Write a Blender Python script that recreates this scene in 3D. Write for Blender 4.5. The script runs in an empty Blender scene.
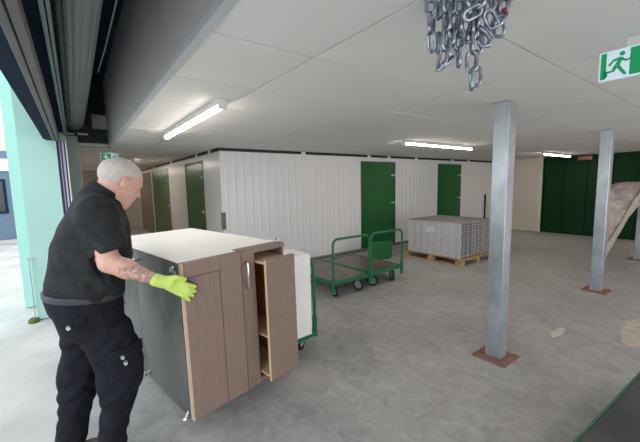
import bpy, bmesh, math, random
import numpy as np
from mathutils import Vector, Matrix
random.seed(7)
S = bpy.context.scene
COL = S.collection
R = math.radians

# ------------------------------------------------------------------ camera
CAM_H = 1.65
def camera():
    yaw, p, r = R(36.465), R(6.40), R(-1.205)
    f = 329.24
    d = Vector((math.sin(yaw)*math.cos(p), math.cos(yaw)*math.cos(p), -math.sin(p)))
    rt = Vector((math.cos(yaw), -math.sin(yaw), 0)); up = rt.cross(d)
    c, s = math.cos(r), math.sin(r)
    X = c*rt + s*up; Y = -s*rt + c*up; Zb = -d
    cd = bpy.data.cameras.new('camera'); cd.sensor_width = 36; cd.lens = f/640*36
    cd.clip_start = 0.02; cd.clip_end = 200
    o = bpy.data.objects.new('camera', cd); COL.objects.link(o)
    o.matrix_world = Matrix(((X.x, Y.x, Zb.x, 0), (X.y, Y.y, Zb.y, 0), (X.z, Y.z, Zb.z, CAM_H), (0, 0, 0, 1)))
    S.camera = o
camera()

# ------------------------------------------------------------------ world: overcast sky
def world():
    w = bpy.data.worlds.new('sky'); S.world = w; w.use_nodes = True
    nt = w.node_tree; nt.nodes.clear()
    out = nt.nodes.new('ShaderNodeOutputWorld'); bg = nt.nodes.new('ShaderNodeBackground')
    tc = nt.nodes.new('ShaderNodeTexCoord'); sp = nt.nodes.new('ShaderNodeSeparateXYZ')
    cr = nt.nodes.new('ShaderNodeValToRGB')
    cr.color_ramp.elements[0].position = 0.0; cr.color_ramp.elements[0].color = (0.93, 0.96, 0.98, 1)
    cr.color_ramp.elements[1].position = 0.9; cr.color_ramp.elements[1].color = (0.78, 0.89, 1.0, 1)
    nt.links.new(tc.outputs['Generated'], sp.inputs[0]); nt.links.new(sp.outputs['Z'], cr.inputs[0])
    nt.links.new(cr.outputs[0], bg.inputs[0]); nt.links.new(bg.outputs[0], out.inputs[0])
    bg.inputs[1].default_value = 1.8
world()
TUBE_STRENGTH = 20.0
S.view_settings.view_transform = 'Standard'
S.view_settings.look = 'None'
S.view_settings.gamma = 1
S.view_settings.exposure = 0.47
S.view_settings.use_curve_mapping = False

# ------------------------------------------------------------------ materials
def mat(name, c1, rough=0.5, metal=0.0, c2=None, scale=5.0, detail=4.0, bump=0.0, bscale=None,
        stretch=(1, 1, 1), emit=0.0, spec=0.5, ramp=(0.35, 0.65), rough2=None, trans=0.0, coat=0.0, bdist=0.01):
    m = bpy.data.materials.new(name); m.use_nodes = True
    nt = m.node_tree; b = nt.nodes['Principled BSDF']
    b.inputs['Base Color'].default_value = (*c1, 1)
    b.inputs['Roughness'].default_value = rough; b.inputs['Metallic'].default_value = metal
    b.inputs['Specular IOR Level'].default_value = spec
    b.inputs['Coat Weight'].default_value = coat
    if trans: b.inputs['Transmission Weight'].default_value = trans
    tc = nt.nodes.new('ShaderNodeTexCoord'); mp = nt.nodes.new('ShaderNodeMapping')
    mp.inputs['Scale'].default_value = stretch
    nt.links.new(tc.outputs['Object'], mp.inputs[0])
    n = nt.nodes.new('ShaderNodeTexNoise'); n.inputs['Scale'].default_value = scale; n.inputs['Detail'].default_value = detail
    nt.links.new(mp.outputs[0], n.inputs[0])
    cr = nt.nodes.new('ShaderNodeValToRGB')
    cr.color_ramp.elements[0].position, cr.color_ramp.elements[1].position = ramp
    c2 = c2 or tuple(x*0.92 for x in c1)
    cr.color_ramp.elements[0].color = (*c2, 1); cr.color_ramp.elements[1].color = (*c1, 1)
    nt.links.new(n.outputs[0], cr.inputs[0]); nt.links.new(cr.outputs[0], b.inputs['Base Color'])
    if rough2 is not None:
        mr = nt.nodes.new('ShaderNodeMapRange'); mr.inputs[3].default_value = rough2; mr.inputs[4].default_value = rough
        nt.links.new(n.outputs[0], mr.inputs[0]); nt.links.new(mr.outputs[0], b.inputs['Roughness'])
    if bump:
        n2 = nt.nodes.new('ShaderNodeTexNoise'); n2.inputs['Scale'].default_value = bscale or scale*4; n2.inputs['Detail'].default_value = 3
        nt.links.new(mp.outputs[0], n2.inputs[0])
        bp = nt.nodes.new('ShaderNodeBump'); bp.inputs['Strength'].default_value = bump; bp.inputs['Distance'].default_value = bdist
        nt.links.new(n2.outputs[0], bp.inputs['Height']); nt.links.new(bp.outputs[0], b.inputs['Normal'])
    if emit:
        b.inputs['Emission Color'].default_value = (*c1, 1); b.inputs['Emission Strength'].default_value = emit
    return m

M = {}
def floor_mat():
    m = bpy.data.materials.new('worn_concrete'); m.use_nodes = True
    nt = m.node_tree; b = nt.nodes['Principled BSDF']; L = nt.links
    tc = nt.nodes.new('ShaderNodeTexCoord')
    def noise(sc, det, rg=0.6, dist=0.0):
        n = nt.nodes.new('ShaderNodeTexNoise'); n.inputs['Scale'].default_value = sc; n.inputs['Detail'].default_value = det
        n.inputs['Roughness'].default_value = rg; n.inputs['Distortion'].default_value = dist
        L.new(tc.outputs['Object'], n.inputs[0]); return n
    def ramp(src, a, c, ca, cb):
        r = nt.nodes.new('ShaderNodeValToRGB'); r.color_ramp.elements[0].position = a; r.color_ramp.elements[1].position = c
        r.color_ramp.elements[0].color = (*ca, 1); r.color_ramp.elements[1].color = (*cb, 1); L.new(src, r.inputs[0]); return r
    def mix(a, bb, fac=None, mode='MIX', f=0.5):
        x = nt.nodes.new('ShaderNodeMix'); x.data_type = 'RGBA'; x.blend_type = mode; x.inputs[0].default_value = f
        if fac is not None: L.new(fac, x.inputs[0])
        L.new(a, x.inputs[6])
        if isinstance(bb, tuple): x.inputs[7].default_value = (*bb, 1)
        else: L.new(bb, x.inputs[7])
        return x.outputs[2]
    n1 = noise(0.9, 6, 0.65, 0.6); base = ramp(n1.outputs[0], 0.3, 0.7, (0.36, 0.345, 0.33), (0.49, 0.475, 0.46))
    n2 = noise(6, 8, 0.75, 1.2); r2 = ramp(n2.outputs[0], 0.35, 0.68, (0.70, 0.69, 0.68), (1.10, 1.10, 1.10))
    c = mix(base.outputs[0], r2.outputs[0], mode='MULTIPLY', f=0.9)
    n3 = noise(1.7, 9, 0.8, 2.5); r3 = ramp(n3.outputs[0], 0.62, 0.70, (0, 0, 0), (0.5, 0.5, 0.5))
    c = mix(c, (0.55, 0.53, 0.50), fac=r3.outputs[0])
    L.new(c, b.inputs['Base Color'])
    rr = nt.nodes.new('ShaderNodeMapRange'); rr.inputs[3].default_value = 0.35; rr.inputs[4].default_value = 0.7
    L.new(n2.outputs[0], rr.inputs[0]); L.new(rr.outputs[0], b.inputs['Roughness'])
    bp = nt.nodes.new('ShaderNodeBump'); bp.inputs['Strength'].default_value = 0.15; bp.inputs['Distance'].default_value = 0.004
    L.new(n2.outputs[0], bp.inputs['Height']); L.new(bp.outputs[0], b.inputs['Normal'])
    return m
M['floor'] = floor_mat()
M['ground'] = mat('pale_yard_concrete', (0.62, 0.60, 0.56), 0.85, c2=(0.48, 0.46, 0.42), scale=1.5, detail=8)
M['ceil'] = mat('white_ceiling_board', (0.82, 0.80, 0.78), 0.75, c2=(0.78, 0.76, 0.74), scale=1.2, bump=0.05)
M['ceil_gap'] = mat('dark_joint_backing', (0.05, 0.047, 0.045), 0.9)  # dark backing colour seen through the open board joints
M['clad'] = mat('white_coated_steel', (0.78, 0.76, 0.76), 0.28, c2=(0.76, 0.75, 0.76), scale=0.8, spec=0.5)
M['cream'] = mat('cream_wall_paint', (0.70, 0.62, 0.52), 0.6, c2=(0.65, 0.57, 0.48), scale=1.0)
M['trim_cream'] = mat('off_white_trim', (0.72, 0.67, 0.60), 0.5)
M['black'] = mat('plain_black', (0.012, 0.012, 0.013), 0.6)  # flat black for dark gaps and voids, also the bar and bracket
M['white'] = mat('white_plastic', (0.82, 0.82, 0.80), 0.4)
M['gdoor'] = mat('green_door_paint', (0.010, 0.125, 0.028), 0.28, c2=(0.008, 0.11, 0.025), scale=2)
M['gdoor_grey'] = mat('grey_olive_door_paint', (0.21, 0.19, 0.14), 0.35)
M['gdoor_olive'] = mat('olive_green_door_paint', (0.07, 0.17, 0.05), 0.3)
M['dkgreen'] = mat('dark_green_shutter_paint', (0.003, 0.04, 0.011), 0.5, c2=(0.002, 0.033, 0.009), scale=1.5, spec=0.2)
M['skirt'] = mat('grey_skirting', (0.16, 0.15, 0.14), 0.6)
def galv():
    m = mat('galvanised_steel', (0.50, 0.54, 0.58), 0.36, 0.6, c2=(0.36, 0.395, 0.43), scale=9, detail=5, stretch=(1, 1, 0.5), rough2=0.28)
    return m
M['galv'] = galv()
M['rust'] = mat('rusty_primer', (0.30, 0.12, 0.08), 0.75, c2=(0.20, 0.13, 0.10), scale=14, bump=0.2)
M['cartgreen'] = mat('cart_green_paint', (0.006, 0.150, 0.065), 0.4, c2=(0.005, 0.12, 0.052), scale=9)
M['deck'] = mat('brown_phenolic_plywood', (0.17, 0.12, 0.095), 0.35, c2=(0.11, 0.085, 0.07), scale=7, detail=6, stretch=(1, 0.3, 1))
M['darkdeck'] = mat('dark_slip_resistant_deck', (0.07, 0.07, 0.075), 0.5, c2=(0.045, 0.045, 0.05), scale=5, detail=8, bump=0.2)
M['rubber'] = mat('black_rubber', (0.015, 0.015, 0.017), 0.6)
M['rim'] = mat('pale_wheel_rim', (0.50, 0.53, 0.56), 0.35, 0.4)
M['zinc'] = mat('zinc_chain', (0.50, 0.55, 0.63), 0.3, 1.0, c2=(0.20, 0.23, 0.29), scale=40)
M['red'] = mat('red_paint_mark', (0.25, 0.01, 0.015), 0.4)
M['pine'] = mat('pallet_pine', (0.52, 0.34, 0.17), 0.75, c2=(0.36, 0.22, 0.11), scale=6, stretch=(1, 8, 8))
M['brown'] = mat('taupe_wood_grain', (0.255, 0.172, 0.137), 0.5, c2=(0.205, 0.138, 0.112), scale=14, detail=5, stretch=(8, 8, 0.7), bump=0.12, bscale=30, bdist=0.003)
M['beige_edge'] = mat('beige_door_edging', (0.56, 0.40, 0.28), 0.5)
M['melamine'] = mat('white_melamine', (0.91, 0.90, 0.87), 0.45, c2=(0.88, 0.86, 0.82), scale=3)
M['grey_panel'] = mat('scuffed_grey_base_panel', (0.125, 0.125, 0.115), 0.62, c2=(0.035, 0.042, 0.038), scale=2.6, detail=8, stretch=(1, 1, 0.8), ramp=(0.30, 0.52))
M['orange'] = mat('orange_brown_drawer_lining', (0.36, 0.15, 0.05), 0.5, c2=(0.22, 0.08, 0.03), scale=10)
M['palewood'] = mat('pale_beech_board', (0.68, 0.47, 0.28), 0.5)
M['chrome'] = mat('brushed_chrome', (0.70, 0.70, 0.72), 0.22, 1.0)
M['dark_steel'] = mat('dark_blue_steel', (0.012, 0.028, 0.055), 0.85, c2=(0.01, 0.02, 0.04), spec=0.15)
M['brown_steel'] = mat('brown_grey_steel_channel', (0.125, 0.105, 0.095), 0.5, c2=(0.10, 0.085, 0.08))
M['greengrey'] = mat('green_grey_steel', (0.15, 0.21, 0.20), 0.5)
M['slat'] = mat('grey_shutter_slat', (0.20, 0.22, 0.225), 0.45, c2=(0.17, 0.185, 0.19))
M['bulk'] = mat('grey_ribbed_cladding', (0.50, 0.49, 0.47), 0.55, c2=(0.47, 0.46, 0.44))
M['trim_lt'] = mat('pale_grey_trim', (0.55, 0.57, 0.60), 0.5)
M['endplate'] = mat('pale_end_plate', (0.52, 0.52, 0.51), 0.6)
M['postgg'] = mat('sage_grey_post', (0.30, 0.37, 0.34), 0.5)
M['teal'] = mat('pale_teal_render', (0.42, 0.68, 0.61), 0.7, c2=(0.39, 0.65, 0.58), scale=2)
M['algae'] = mat('green_algae', (0.09, 0.14, 0.03), 0.9)
M['guide_n'] = mat('navy_guide', (0.035, 0.03, 0.12), 0.4)
M['guide_l'] = mat('lilac_guide', (0.50, 0.44, 0.62), 0.4)
M['blue'] = mat('slate_blue_cladding', (0.13, 0.19, 0.27), 0.6)
M['glass_dark'] = mat('dark_window_glass', (0.03, 0.035, 0.045), 0.1)
M['tube'] = mat('lit_diffuser', (1.0, 0.91, 0.80), 0.5, emit=TUBE_STRENGTH)
M['fit'] = mat('white_fitting', (0.72, 0.72, 0.70), 0.45)
M['sgreen'] = mat('exit_green', (0.0, 0.24, 0.085), 0.4, emit=0.35)
M['swhite'] = mat('exit_white', (0.62, 0.74, 0.82), 0.4, emit=0.25)
M['signred'] = mat('orange_red_sign', (0.50, 0.11, 0.06), 0.5)
M['signred_w'] = mat('faded_lettering', (0.70, 0.40, 0.33), 0.5)
M['pack'] = mat('silver_grey_pack', (0.66, 0.64, 0.67), 0.45, c2=(0.50, 0.49, 0.52), scale=16, stretch=(1, 1, 3))
M['packcap'] = mat('dusty_top_board', (0.33, 0.30, 0.29), 0.6)
M['packend'] = mat('dark_pack_end', (0.10, 0.10, 0.12), 0.6, c2=(0.22, 0.21, 0.23), scale=25)
M['packrib'] = mat('taupe_pack_end', (0.30, 0.25, 0.22), 0.6, c2=(0.17, 0.14, 0.13), scale=25)
M['label'] = mat('white_paper_label', (0.70, 0.70, 0.74), 0.5)
M['wrap'] = mat('dusty_pink_beige_fabric', (0.54, 0.45, 0.38), 0.45, c2=(0.24, 0.16, 0.15), scale=6, detail=6, bump=0.6, bscale=18, bdist=0.02)
M['wrap_edge'] = mat('pale_padding_edge', (0.50, 0.44, 0.37), 0.6, c2=(0.42, 0.36, 0.30))
M['sand'] = mat('pale_sand_dust', (0.56, 0.50, 0.42), 0.9, c2=(0.46, 0.40, 0.32), scale=12)
M['paper'] = mat('pale_scuffed_film', (0.62, 0.58, 0.52), 0.6)
# person
def skin_mat():
    m = mat('skin', (0.70, 0.42, 0.34), 0.5, c2=(0.62, 0.33, 0.26), scale=14)
    nt = m.node_tree; b = nt.nodes['Principled BSDF']; L = nt.links
    b.inputs['Subsurface Weight'].default_value = 0.08
    src = b.inputs['Base Color'].links[0].from_socket
    tc = nt.nodes.new('ShaderNodeTexCoord'); sp = nt.nodes.new('ShaderNodeSeparateXYZ'); L.new(tc.outputs['Object'], sp.inputs[0])
    n = nt.nodes.new('ShaderNodeTexNoise'); n.inputs['Scale'].default_value = 26; n.inputs['Detail'].default_value = 3; n.inputs['Distortion'].default_value = 2.0
    L.new(tc.outputs['Object'], n.inputs[0])
    r = nt.nodes.new('ShaderNodeValToRGB'); r.color_ramp.elements[0].position = 0.40; r.color_ramp.elements[1].position = 0.52
    L.new(n.outputs[0], r.inputs[0])
    def cmp(sock, op, v):
        x = nt.nodes.new('ShaderNodeMath'); x.operation = op; x.inputs[1].default_value = v; L.new(sock, x.inputs[0]); return x.outputs[0]
    def mul(a, c):
        x = nt.nodes.new('ShaderNodeMath'); x.operation = 'MULTIPLY'; L.new(a, x.inputs[0])
        if isinstance(c, float): x.inputs[1].default_value = c
        else: L.new(c, x.inputs[1])
        return x.outputs[0]
    k = mul(mul(cmp(sp.outputs['X'], 'GREATER_THAN', 0.15), cmp(sp.outputs['Z'], 'LESS_THAN', 1.24)), cmp(sp.outputs['Y'], 'LESS_THAN', -0.18))
    k = mul(mul(k, r.outputs[0]), 0.62)
    x = nt.nodes.new('ShaderNodeMix'); x.data_type = 'RGBA'; L.new(k, x.inputs[0]); L.new(src, x.inputs[6]); x.inputs[7].default_value = (0.13, 0.12, 0.13, 1)
    L.new(x.outputs[2], b.inputs['Base Color'])
    return m
M['skin'] = skin_mat()
M['hair'] = mat('short_grey_hair', (0.60, 0.54, 0.50), 0.7, c2=(0.47, 0.41, 0.37), scale=75, detail=4, stretch=(1, 1, 2), bump=0.5, bscale=120, bdist=0.003)
M['shirt'] = mat('charcoal_polo_knit', (0.026, 0.028, 0.029), 0.85, c2=(0.014, 0.015, 0.017), scale=20, bump=0.1, bscale=200, bdist=0.001, spec=0.25)
M['trousers'] = mat('black_navy_work_cloth', (0.013, 0.014, 0.020), 0.8, c2=(0.009, 0.009, 0.013), scale=9, bump=0.25, bscale=25, bdist=0.006, spec=0.15)
M['belt'] = mat('dark_grey_belt', (0.03, 0.033, 0.04), 0.5)
M['glove'] = mat('fluorescent_yellow_green_knit', (0.60, 0.76, 0.16), 0.7, c2=(0.52, 0.68, 0.13), scale=30, bump=0.2, bscale=150, bdist=0.001)
M['grip'] = mat('dark_grey_rubber_grip', (0.035, 0.045, 0.055), 0.6)
M['cuff'] = mat('grey_wrist_strap', (0.13, 0.12, 0.13), 0.6)
M['shoe'] = mat('brown_grey_work_shoe', (0.16, 0.12, 0.10), 0.6, c2=(0.10, 0.08, 0.07), scale=15)
M['sole'] = mat('black_sole', (0.02, 0.02, 0.02), 0.7)
M['eye'] = mat('eye_white', (0.6, 0.58, 0.55), 0.2)

# ------------------------------------------------------------------ helpers
def tag(o, label=None, cat=None, group=None, kind=None):
    if label: o['label'] = label
    if cat: o['category'] = cat
    if group: o['group'] = group
    if kind: o['kind'] = kind
    return o
def empty(name, loc, rz=0, label=None, cat=None, group=None, kind=None):
    o = bpy.data.objects.new(name, None); COL.objects.link(o); o.location = loc; o.rotation_euler = (0, 0, rz)
    o.empty_display_size = 0.1
    return tag(o, label, cat, group, kind)
def link(name, me, m=None, parent=None, loc=(0, 0, 0), rot=(0, 0, 0)):
    o = bpy.data.objects.new(name, me); COL.objects.link(o); o.parent = parent; o.location = loc; o.rotation_euler = rot
    if m is not None and not me.materials: me.materials.append(m)
    return o
def bm_mesh(bm, name, smooth=False, ang=40):
    me = bpy.data.meshes.new(name); bmesh.ops.recalc_face_normals(bm, faces=bm.faces); bm.to_mesh(me); bm.free()
    if smooth:
        for p in me.polygons: p.use_smooth = True
        me.set_sharp_from_angle(angle=R(ang))
    return me
def add_box(bm, x0, x1, y0, y1, z0, z1, bev=0.0, mi=0):
    t = bmesh.new()
    vs = [t.verts.new((x, y, z)) for x in (x0, x1) for y in (y0, y1) for z in (z0, z1)]
    for f in ((0, 1, 3, 2), (4, 6, 7, 5), (0, 4, 5, 1), (2, 3, 7, 6), (0, 2, 6, 4), (1, 5, 7, 3)):
        t.faces.new([vs[i] for i in f])
    if bev > 0: bmesh.ops.bevel(t, geom=list(t.edges), offset=bev, segments=1, affect='EDGES', profile=0.5)
    for f in t.faces: f.material_index = mi
    me = bpy.data.meshes.new('t'); t.to_mesh(me); t.free(); bm.from_mesh(me); bpy.data.meshes.remove(me)
def box(name, x0, x1, y0, y1, z0, z1, m, parent=None, bev=0.0):
    bm = bmesh.new(); add_box(bm, x0, x1, y0, y1, z0, z1, bev)
    return link(name, bm_mesh(bm, name), m, parent)
def boxes(name, lst, m, parent=None, bev=0.0):
    bm = bmesh.new()
    for b in lst: add_box(bm, *b, bev)
    return link(name, bm_mesh(bm, name), m, parent)
def add_tube(bm, pts, r, seg=10, closed=False, caps=True):
    pts = [Vector(p) for p in pts]; n = len(pts); rings = []
    prev = None
    for i, p in enumerate(pts):
        if closed: t = (pts[(i+1) % n] - pts[i-1]).normalized()
        else: t = ((pts[min(i+1, n-1)] - pts[max(i-1, 0)])).normalized()
        if prev is None:
            a = Vector((0, 0, 1)) if abs(t.z) < 0.9 else Vector((1, 0, 0))
            u = t.cross(a).normalized()
        else: u = (prev - t*prev.dot(t)).normalized()
        prev = u; v = t.cross(u)
        rr = r[i] if isinstance(r, (list, tuple)) else r
        rings.append([bm.verts.new(p + rr*(math.cos(2*math.pi*k/seg)*u + math.sin(2*math.pi*k/seg)*v)) for k in range(seg)])
    for i in range(n if closed else n-1):
        a, b = rings[i], rings[(i+1) % n]
        for k in range(seg): bm.faces.new((a[k], a[(k+1) % seg], b[(k+1) % seg], b[k]))
    if not closed and caps: bm.faces.new(rings[0][::-1]); bm.faces.new(rings[-1])
def tube(name, pts, r, m, parent=None, seg=10, closed=False):
    bm = bmesh.new(); add_tube(bm, pts, r, seg, closed); return link(name, bm_mesh(bm, name, True), m, parent)
def add_prism(bm, poly, axis, a, b):
    # poly: 2D list; axis 0/1/2 is the extrusion axis
    def P(p, t):
        q = [0, 0, 0]; q[axis] = t; o = [i for i in range(3) if i != axis]; q[o[0]], q[o[1]] = p; return q
    v0 = [bm.verts.new(P(p, a)) for p in poly]; v1 = [bm.verts.new(P(p, b)) for p in poly]
    n = len(poly); bm.faces.new(v0[::-1]); bm.faces.new(v1)
    for i in range(n): bm.faces.new((v0[i], v0[(i+1) % n], v1[(i+1) % n], v1[i]))
def prism(name, poly, axis, a, b, m, parent=None):
    bm = bmesh.new(); add_prism(bm, poly, axis, a, b); return link(name, bm_mesh(bm, name), m, parent)
def struct(o, label, cat='structure'): return tag(o, label, cat, None, 'structure')

# ------------------------------------------------------------------ dimensions
CZ = 2.32            # ceiling
WY = 5.75            # storage block front wall
SX = 2.09            # storage block corridor wall
EX = 11.75           # far end wall
CORR_Y = 16.0        # corridor end
LX = 0.49            # inner edge of shutter recess
BACK_Y = -3.2
OPEN_X = -0.05

# ------------------------------------------------------------------ floor, ground
fl = box('floor', -0.15, EX+0.1, BACK_Y, CORR_Y+0.1, -0.2, 0, M['floor']); struct(fl, 'grey scuffed power-floated concrete floor of the storage hall', 'floor')
gr = box('ground', -30, -0.152, -20, 40, -0.25, -0.012, M['ground']); struct(gr, 'pale sunlit concrete yard outside the shutter opening', 'ground')

# ------------------------------------------------------------------ ceiling with panels
cl = box('ceiling', LX+0.035, EX+0.1, BACK_Y, WY+0.5, CZ+0.03, CZ+0.25, M['ceil_gap']); struct(cl, 'low white ceiling of large rectangular boards with thin dark joints', 'ceiling')
cl2 = box('corridor_slab', 0.1, SX+0.3, WY+0.5, CORR_Y+0.1, CZ+0.03, CZ+0.25, M['ceil_gap'], cl)
pm = {}
def cpanel(x0, x1, y0, y1):
    g = 0.005; k = (round(x1-x0, 3), round(y1-y0, 3))
    if k not in pm:
        bm = bmesh.new(); add_box(bm, g, k[0]-g, g, k[1]-g, 0, 0.029); pm[k] = bm_mesh(bm, 'ceiling_panel')
    o = link('ceiling_panel', pm[k], M['ceil'], cl, (x0, y0, CZ + random.uniform(-0.0008, 0.0008)))
xs = [LX+0.04, 1.08, 2.40, 3.72, 5.04, 6.36, 7.68, 9.0, 10.32, 11.64, EX+0.06]
ys = [0.80 + 0.69*k for k in range(-8, 8)]
ys = [y for y in ys if y > BACK_Y] + [WY+0.0]
for i in range(len(xs)-1):
    for j in range(len(ys)-1):
        cpanel(xs[i], xs[i+1], ys[j], ys[j+1])
yy = WY
while yy < CORR_Y - 0.01:
    y1 = min(yy+0.69, CORR_Y)
    cpanel(0.12 if yy > 6.3 else LX+0.04, 1.08, yy, y1); cpanel(1.08, SX+0.02, yy, y1)
    yy = y1

# ------------------------------------------------------------------ storage block walls
def ribbed(name, L, z0, z1, pitch=0.155, depth=0.006):
    # sheet in local x (0..L), facing -y, ribs stand proud
    prof = [(0, 0)]; x = 0.0
    n = max(1, round(L/pitch)); p = L/n
    for k in range(n):
        c = (k+0.5)*p
        prof += [(c-0.026, 0), (c-0.014, -depth), (c+0.014, -depth), (c+0.026, 0)]
    prof += [(L, 0)]
    bm = bmesh.new(); v0 = [bm.verts.new((a, b, z0)) for a, b in prof]; v1 = [bm.verts.new((a, b, z1)) for a, b in prof]
    for i in range(len(prof)-1): bm.faces.new((v0[i], v0[i+1], v1[i+1], v1[i]))
    # thickness
    w0 = [bm.verts.new((a, 0.03, z0)) for a, b in (prof[0], prof[-1])]; w1 = [bm.verts.new((a, 0.03, z1)) for a, b in (prof[0], prof[-1])]
    bm.faces.new((v0[0], v1[0], w1[0], w0[0])); bm.faces.new((v0[-1], w0[1], w1[1], v1[-1])); bm.faces.new((w0[0], w1[0], w1[1], w0[1]))
    bm.faces.new(v1 + w1[::-1]); bm.faces.new(v0[::-1] + w0)
    return bm_mesh(bm, name)
WT = 2.265   # top of cladding
wall = box('wall_front', SX+0.03, EX, WY+0.03, WY+0.12, 0, CZ+0.03, M['clad']); struct(wall, 'white ribbed steel wall of the storage block facing the hall', 'wall')
def sheet_run(x0, x1, z0=0.0, z1=WT):
    n = max(1, round((x1-x0)/1.08)); w = (x1-x0)/n
    for k in range(n):
        link('cladding_sheet', ribbed('cladding_sheet', w-0.003, z0, z1), M['clad'], wall, (x0+k*w, WY, 0))
D1 = (5.48, 6.70); D2 = (8.57, 9.79)
sheet_run(SX+0.02, D1[0]); sheet_run(D1[1], D2[0]); sheet_run(D2[1], EX)
sheet_run(D1[0], D1[1], 2.17); sheet_run(D2[0], D2[1], 2.17)
def unit_door(name, loc, rz, w, m, label, latch_side=1, hinges=True):
    d = empty(name, loc, rz); struct(d, label, 'door')
    box('door_leaf', 0.02, w-0.02, 0.0, 0.03, 0.01, 2.15, m, d, 0.003)
    boxes('door_frame', [(0, 0.02, -0.012, 0.04, 0, 2.17), (w-0.02, w, -0.012, 0.04, 0, 2.17), (0.02, w-0.02, -0.012, 0.04, 2.15, 2.17)], M['gdoor'] if m is M['gdoor'] else m, d)
    xx = w-0.07 if latch_side > 0 else 0.07
    for z in (1.84, 1.14):
        h = boxes('hasp', [(xx-0.09, xx+0.06, -0.018, 0.0, z-0.022, z+0.022), (xx-0.03, xx+0.0, -0.035, -0.018, z-0.035, z+0.02)], M['rim'], d, 0.002)
    return d
unit_door('door_1', (D1[0], WY, 0), 0, D1[1]-D1[0], M['gdoor'], 'green storage unit door in the ribbed white wall behind the two green carts')
unit_door('door_2', (D2[0], WY, 0), 0, D2[1]-D2[0], M['gdoor'], 'green storage unit door partly hidden by the stack of silver-grey packs')
# open gap's shade painted as a black strip, with clips at the wall head
st = empty('trim_1', (0, 0, 0)); struct(st, 'black strip standing for the dark open gap along the top of the storage walls, with white clips', 'trim')
box('gap_strip', SX, EX, WY-0.004, WY+0.02, WT, CZ-0.001, M['black'], st)
box('gap_strip', SX-0.02, SX+0.005, WY, CORR_Y, WT, CZ-0.001, M['black'], st)
for x in (3.85, 5.75, 6.45, 7.55, 9.3, 10.2): box('clip', x-0.05, x+0.05, WY-0.02, WY-0.004, WT-0.02, CZ-0.002, M['white'], st, 0.003)
for y in (6.2, 7.0, 9.2, 11.5): box('clip', SX-0.04, SX-0.02, y-0.05, y+0.05, WT-0.02, CZ-0.002, M['white'], st, 0.003)
sk = box('baseboard_front', SX, EX, WY-0.025, WY-0.012, 0, 0.07, M['skirt']); struct(sk, 'dark grey skirting along the foot of the ribbed white wall', 'baseboard')
# corridor wall (faces -X)
cw = box('wall_corridor', SX+0.03, SX+0.12, WY+0.03, CORR_Y, 0, CZ+0.03, M['clad']); struct(cw, 'smooth white wall of the storage block running down the corridor', 'wall')
def flat_run(y0, y1, z0=0.0, z1=WT):
    n = max(1, round((y1-y0)/1.0)); w = (y1-y0)/n
    for k in range(n): box('wall_panel', SX, SX+0.03, y0+k*w+0.002, y0+(k+1)*w-0.002, z0, z1, M['clad'], cw, 0.002)
CD = [(6.72, 8.0), (9.75, 12.0), (12.35, 14.7)]
flat_run(WY, CD[0][0]); flat_run(CD[0][1], CD[1][0]); flat_run(CD[1][1], CD[2][0]); flat_run(CD[2][1], CORR_Y)
for a, b in CD: flat_run(a, b, 2.12 if b < 9 else 2.17)
unit_door('door_3', (SX, CD[0][1], 0), R(-90), CD[0][1]-CD[0][0], M['gdoor'], 'bright green storage door in the corridor wall, nearest to the hall corner')
unit_door('door_4', (SX, CD[1][1], 0), R(-90), CD[1][1]-CD[1][0], M['gdoor_olive'], 'olive green storage door further down the corridor')
unit_door('door_5', (SX, CD[2][1], 0), R(-90), CD[2][1]-CD[2][0], M['gdoor_grey'], 'grey-olive door at the far end of the corridor')
we = box('wall_corridor_end', 0.0, SX+0.1, CORR_Y, CORR_Y+0.1, 0, CZ+0.03, M['cream']); struct(we, 'cream end wall of the corridor', 'wall')
wl = box('wall_corridor_left', 0.02, 0.12, 6.4, CORR_Y, 0, CZ+0.03, M['cream']); struct(wl, 'cream left wall of the corridor seen edge on', 'wall')
cg = boxes('corner_guard', [(SX-0.012, SX+0.05, WY-0.014, WY-0.0, 0.87, 1.18), (SX-0.012, SX-0.0, WY, WY+0.05, 0.87, 1.18)], M['skirt'], None, 0.004)
tag(cg, 'short dark grey protector on the corner of the white storage block', 'corner guard')
hb = empty('wall_bar', (11.3, WY-0.03, 0.3), 0, 'slim dark upright bar on the ribbed wall just left of the first column', 'bar')
box('bar', -0.03, 0.03, -0.02, 0.01, 0, 0.88, M['black'], hb, 0.006)
for z in (0.08, 0.78): box('bracket', -0.045, 0.045, 0.008, 0.02, z, z+0.05, M['skirt'], hb)

# ------------------------------------------------------------------ end wall with big green door
ew = boxes('wall_right', [(EX, EX+0.1, 4.16, WY+0.1, 0, CZ+0.03), (EX, EX+0.1, BACK_Y, 1.95, 0, CZ+0.03)], M['cream']); struct(ew, 'cream end wall of the hall beside the big dark green door', 'wall')
bd = empty('door_6', (EX, 0, 0)); struct(bd, 'wide dark green sliding door of tall panels at the far end of the hall', 'door')
yy = [1.98, 2.5, 3.06, 3.62, 4.13]
for k in range(4):
    p = box('door_panel', 0.02 + 0.01*(k % 2), 0.06, yy[k]+0.006, yy[k+1]-0.006, 0.02, 2.27, M['dkgreen'], bd, 0.006)
box('backing', 0.07, 0.1, 1.93, 4.17, 0, 2.32, M['dkgreen'], bd)  # added sheet that blocks outside light leaking between the panels
boxes('door_frame', [(-0.01, 0.1, 1.93, 1.98, 0, 2.32), (-0.01, 0.1, 4.13, 4.17, 0, 2.32), (-0.005, 0.1, 1.98, 4.13, 2.27, 2.32)], M['dkgreen'], bd)
t2 = boxes('trim_2', [(EX-0.02, EX, 4.17, 4.28, 0, 2.30), (EX-0.02, EX, 1.80, 1.93, 0, 2.30)], M['trim_cream']); struct(t2, 'pale upright trims either side of the dark green door', 'trim')
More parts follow.
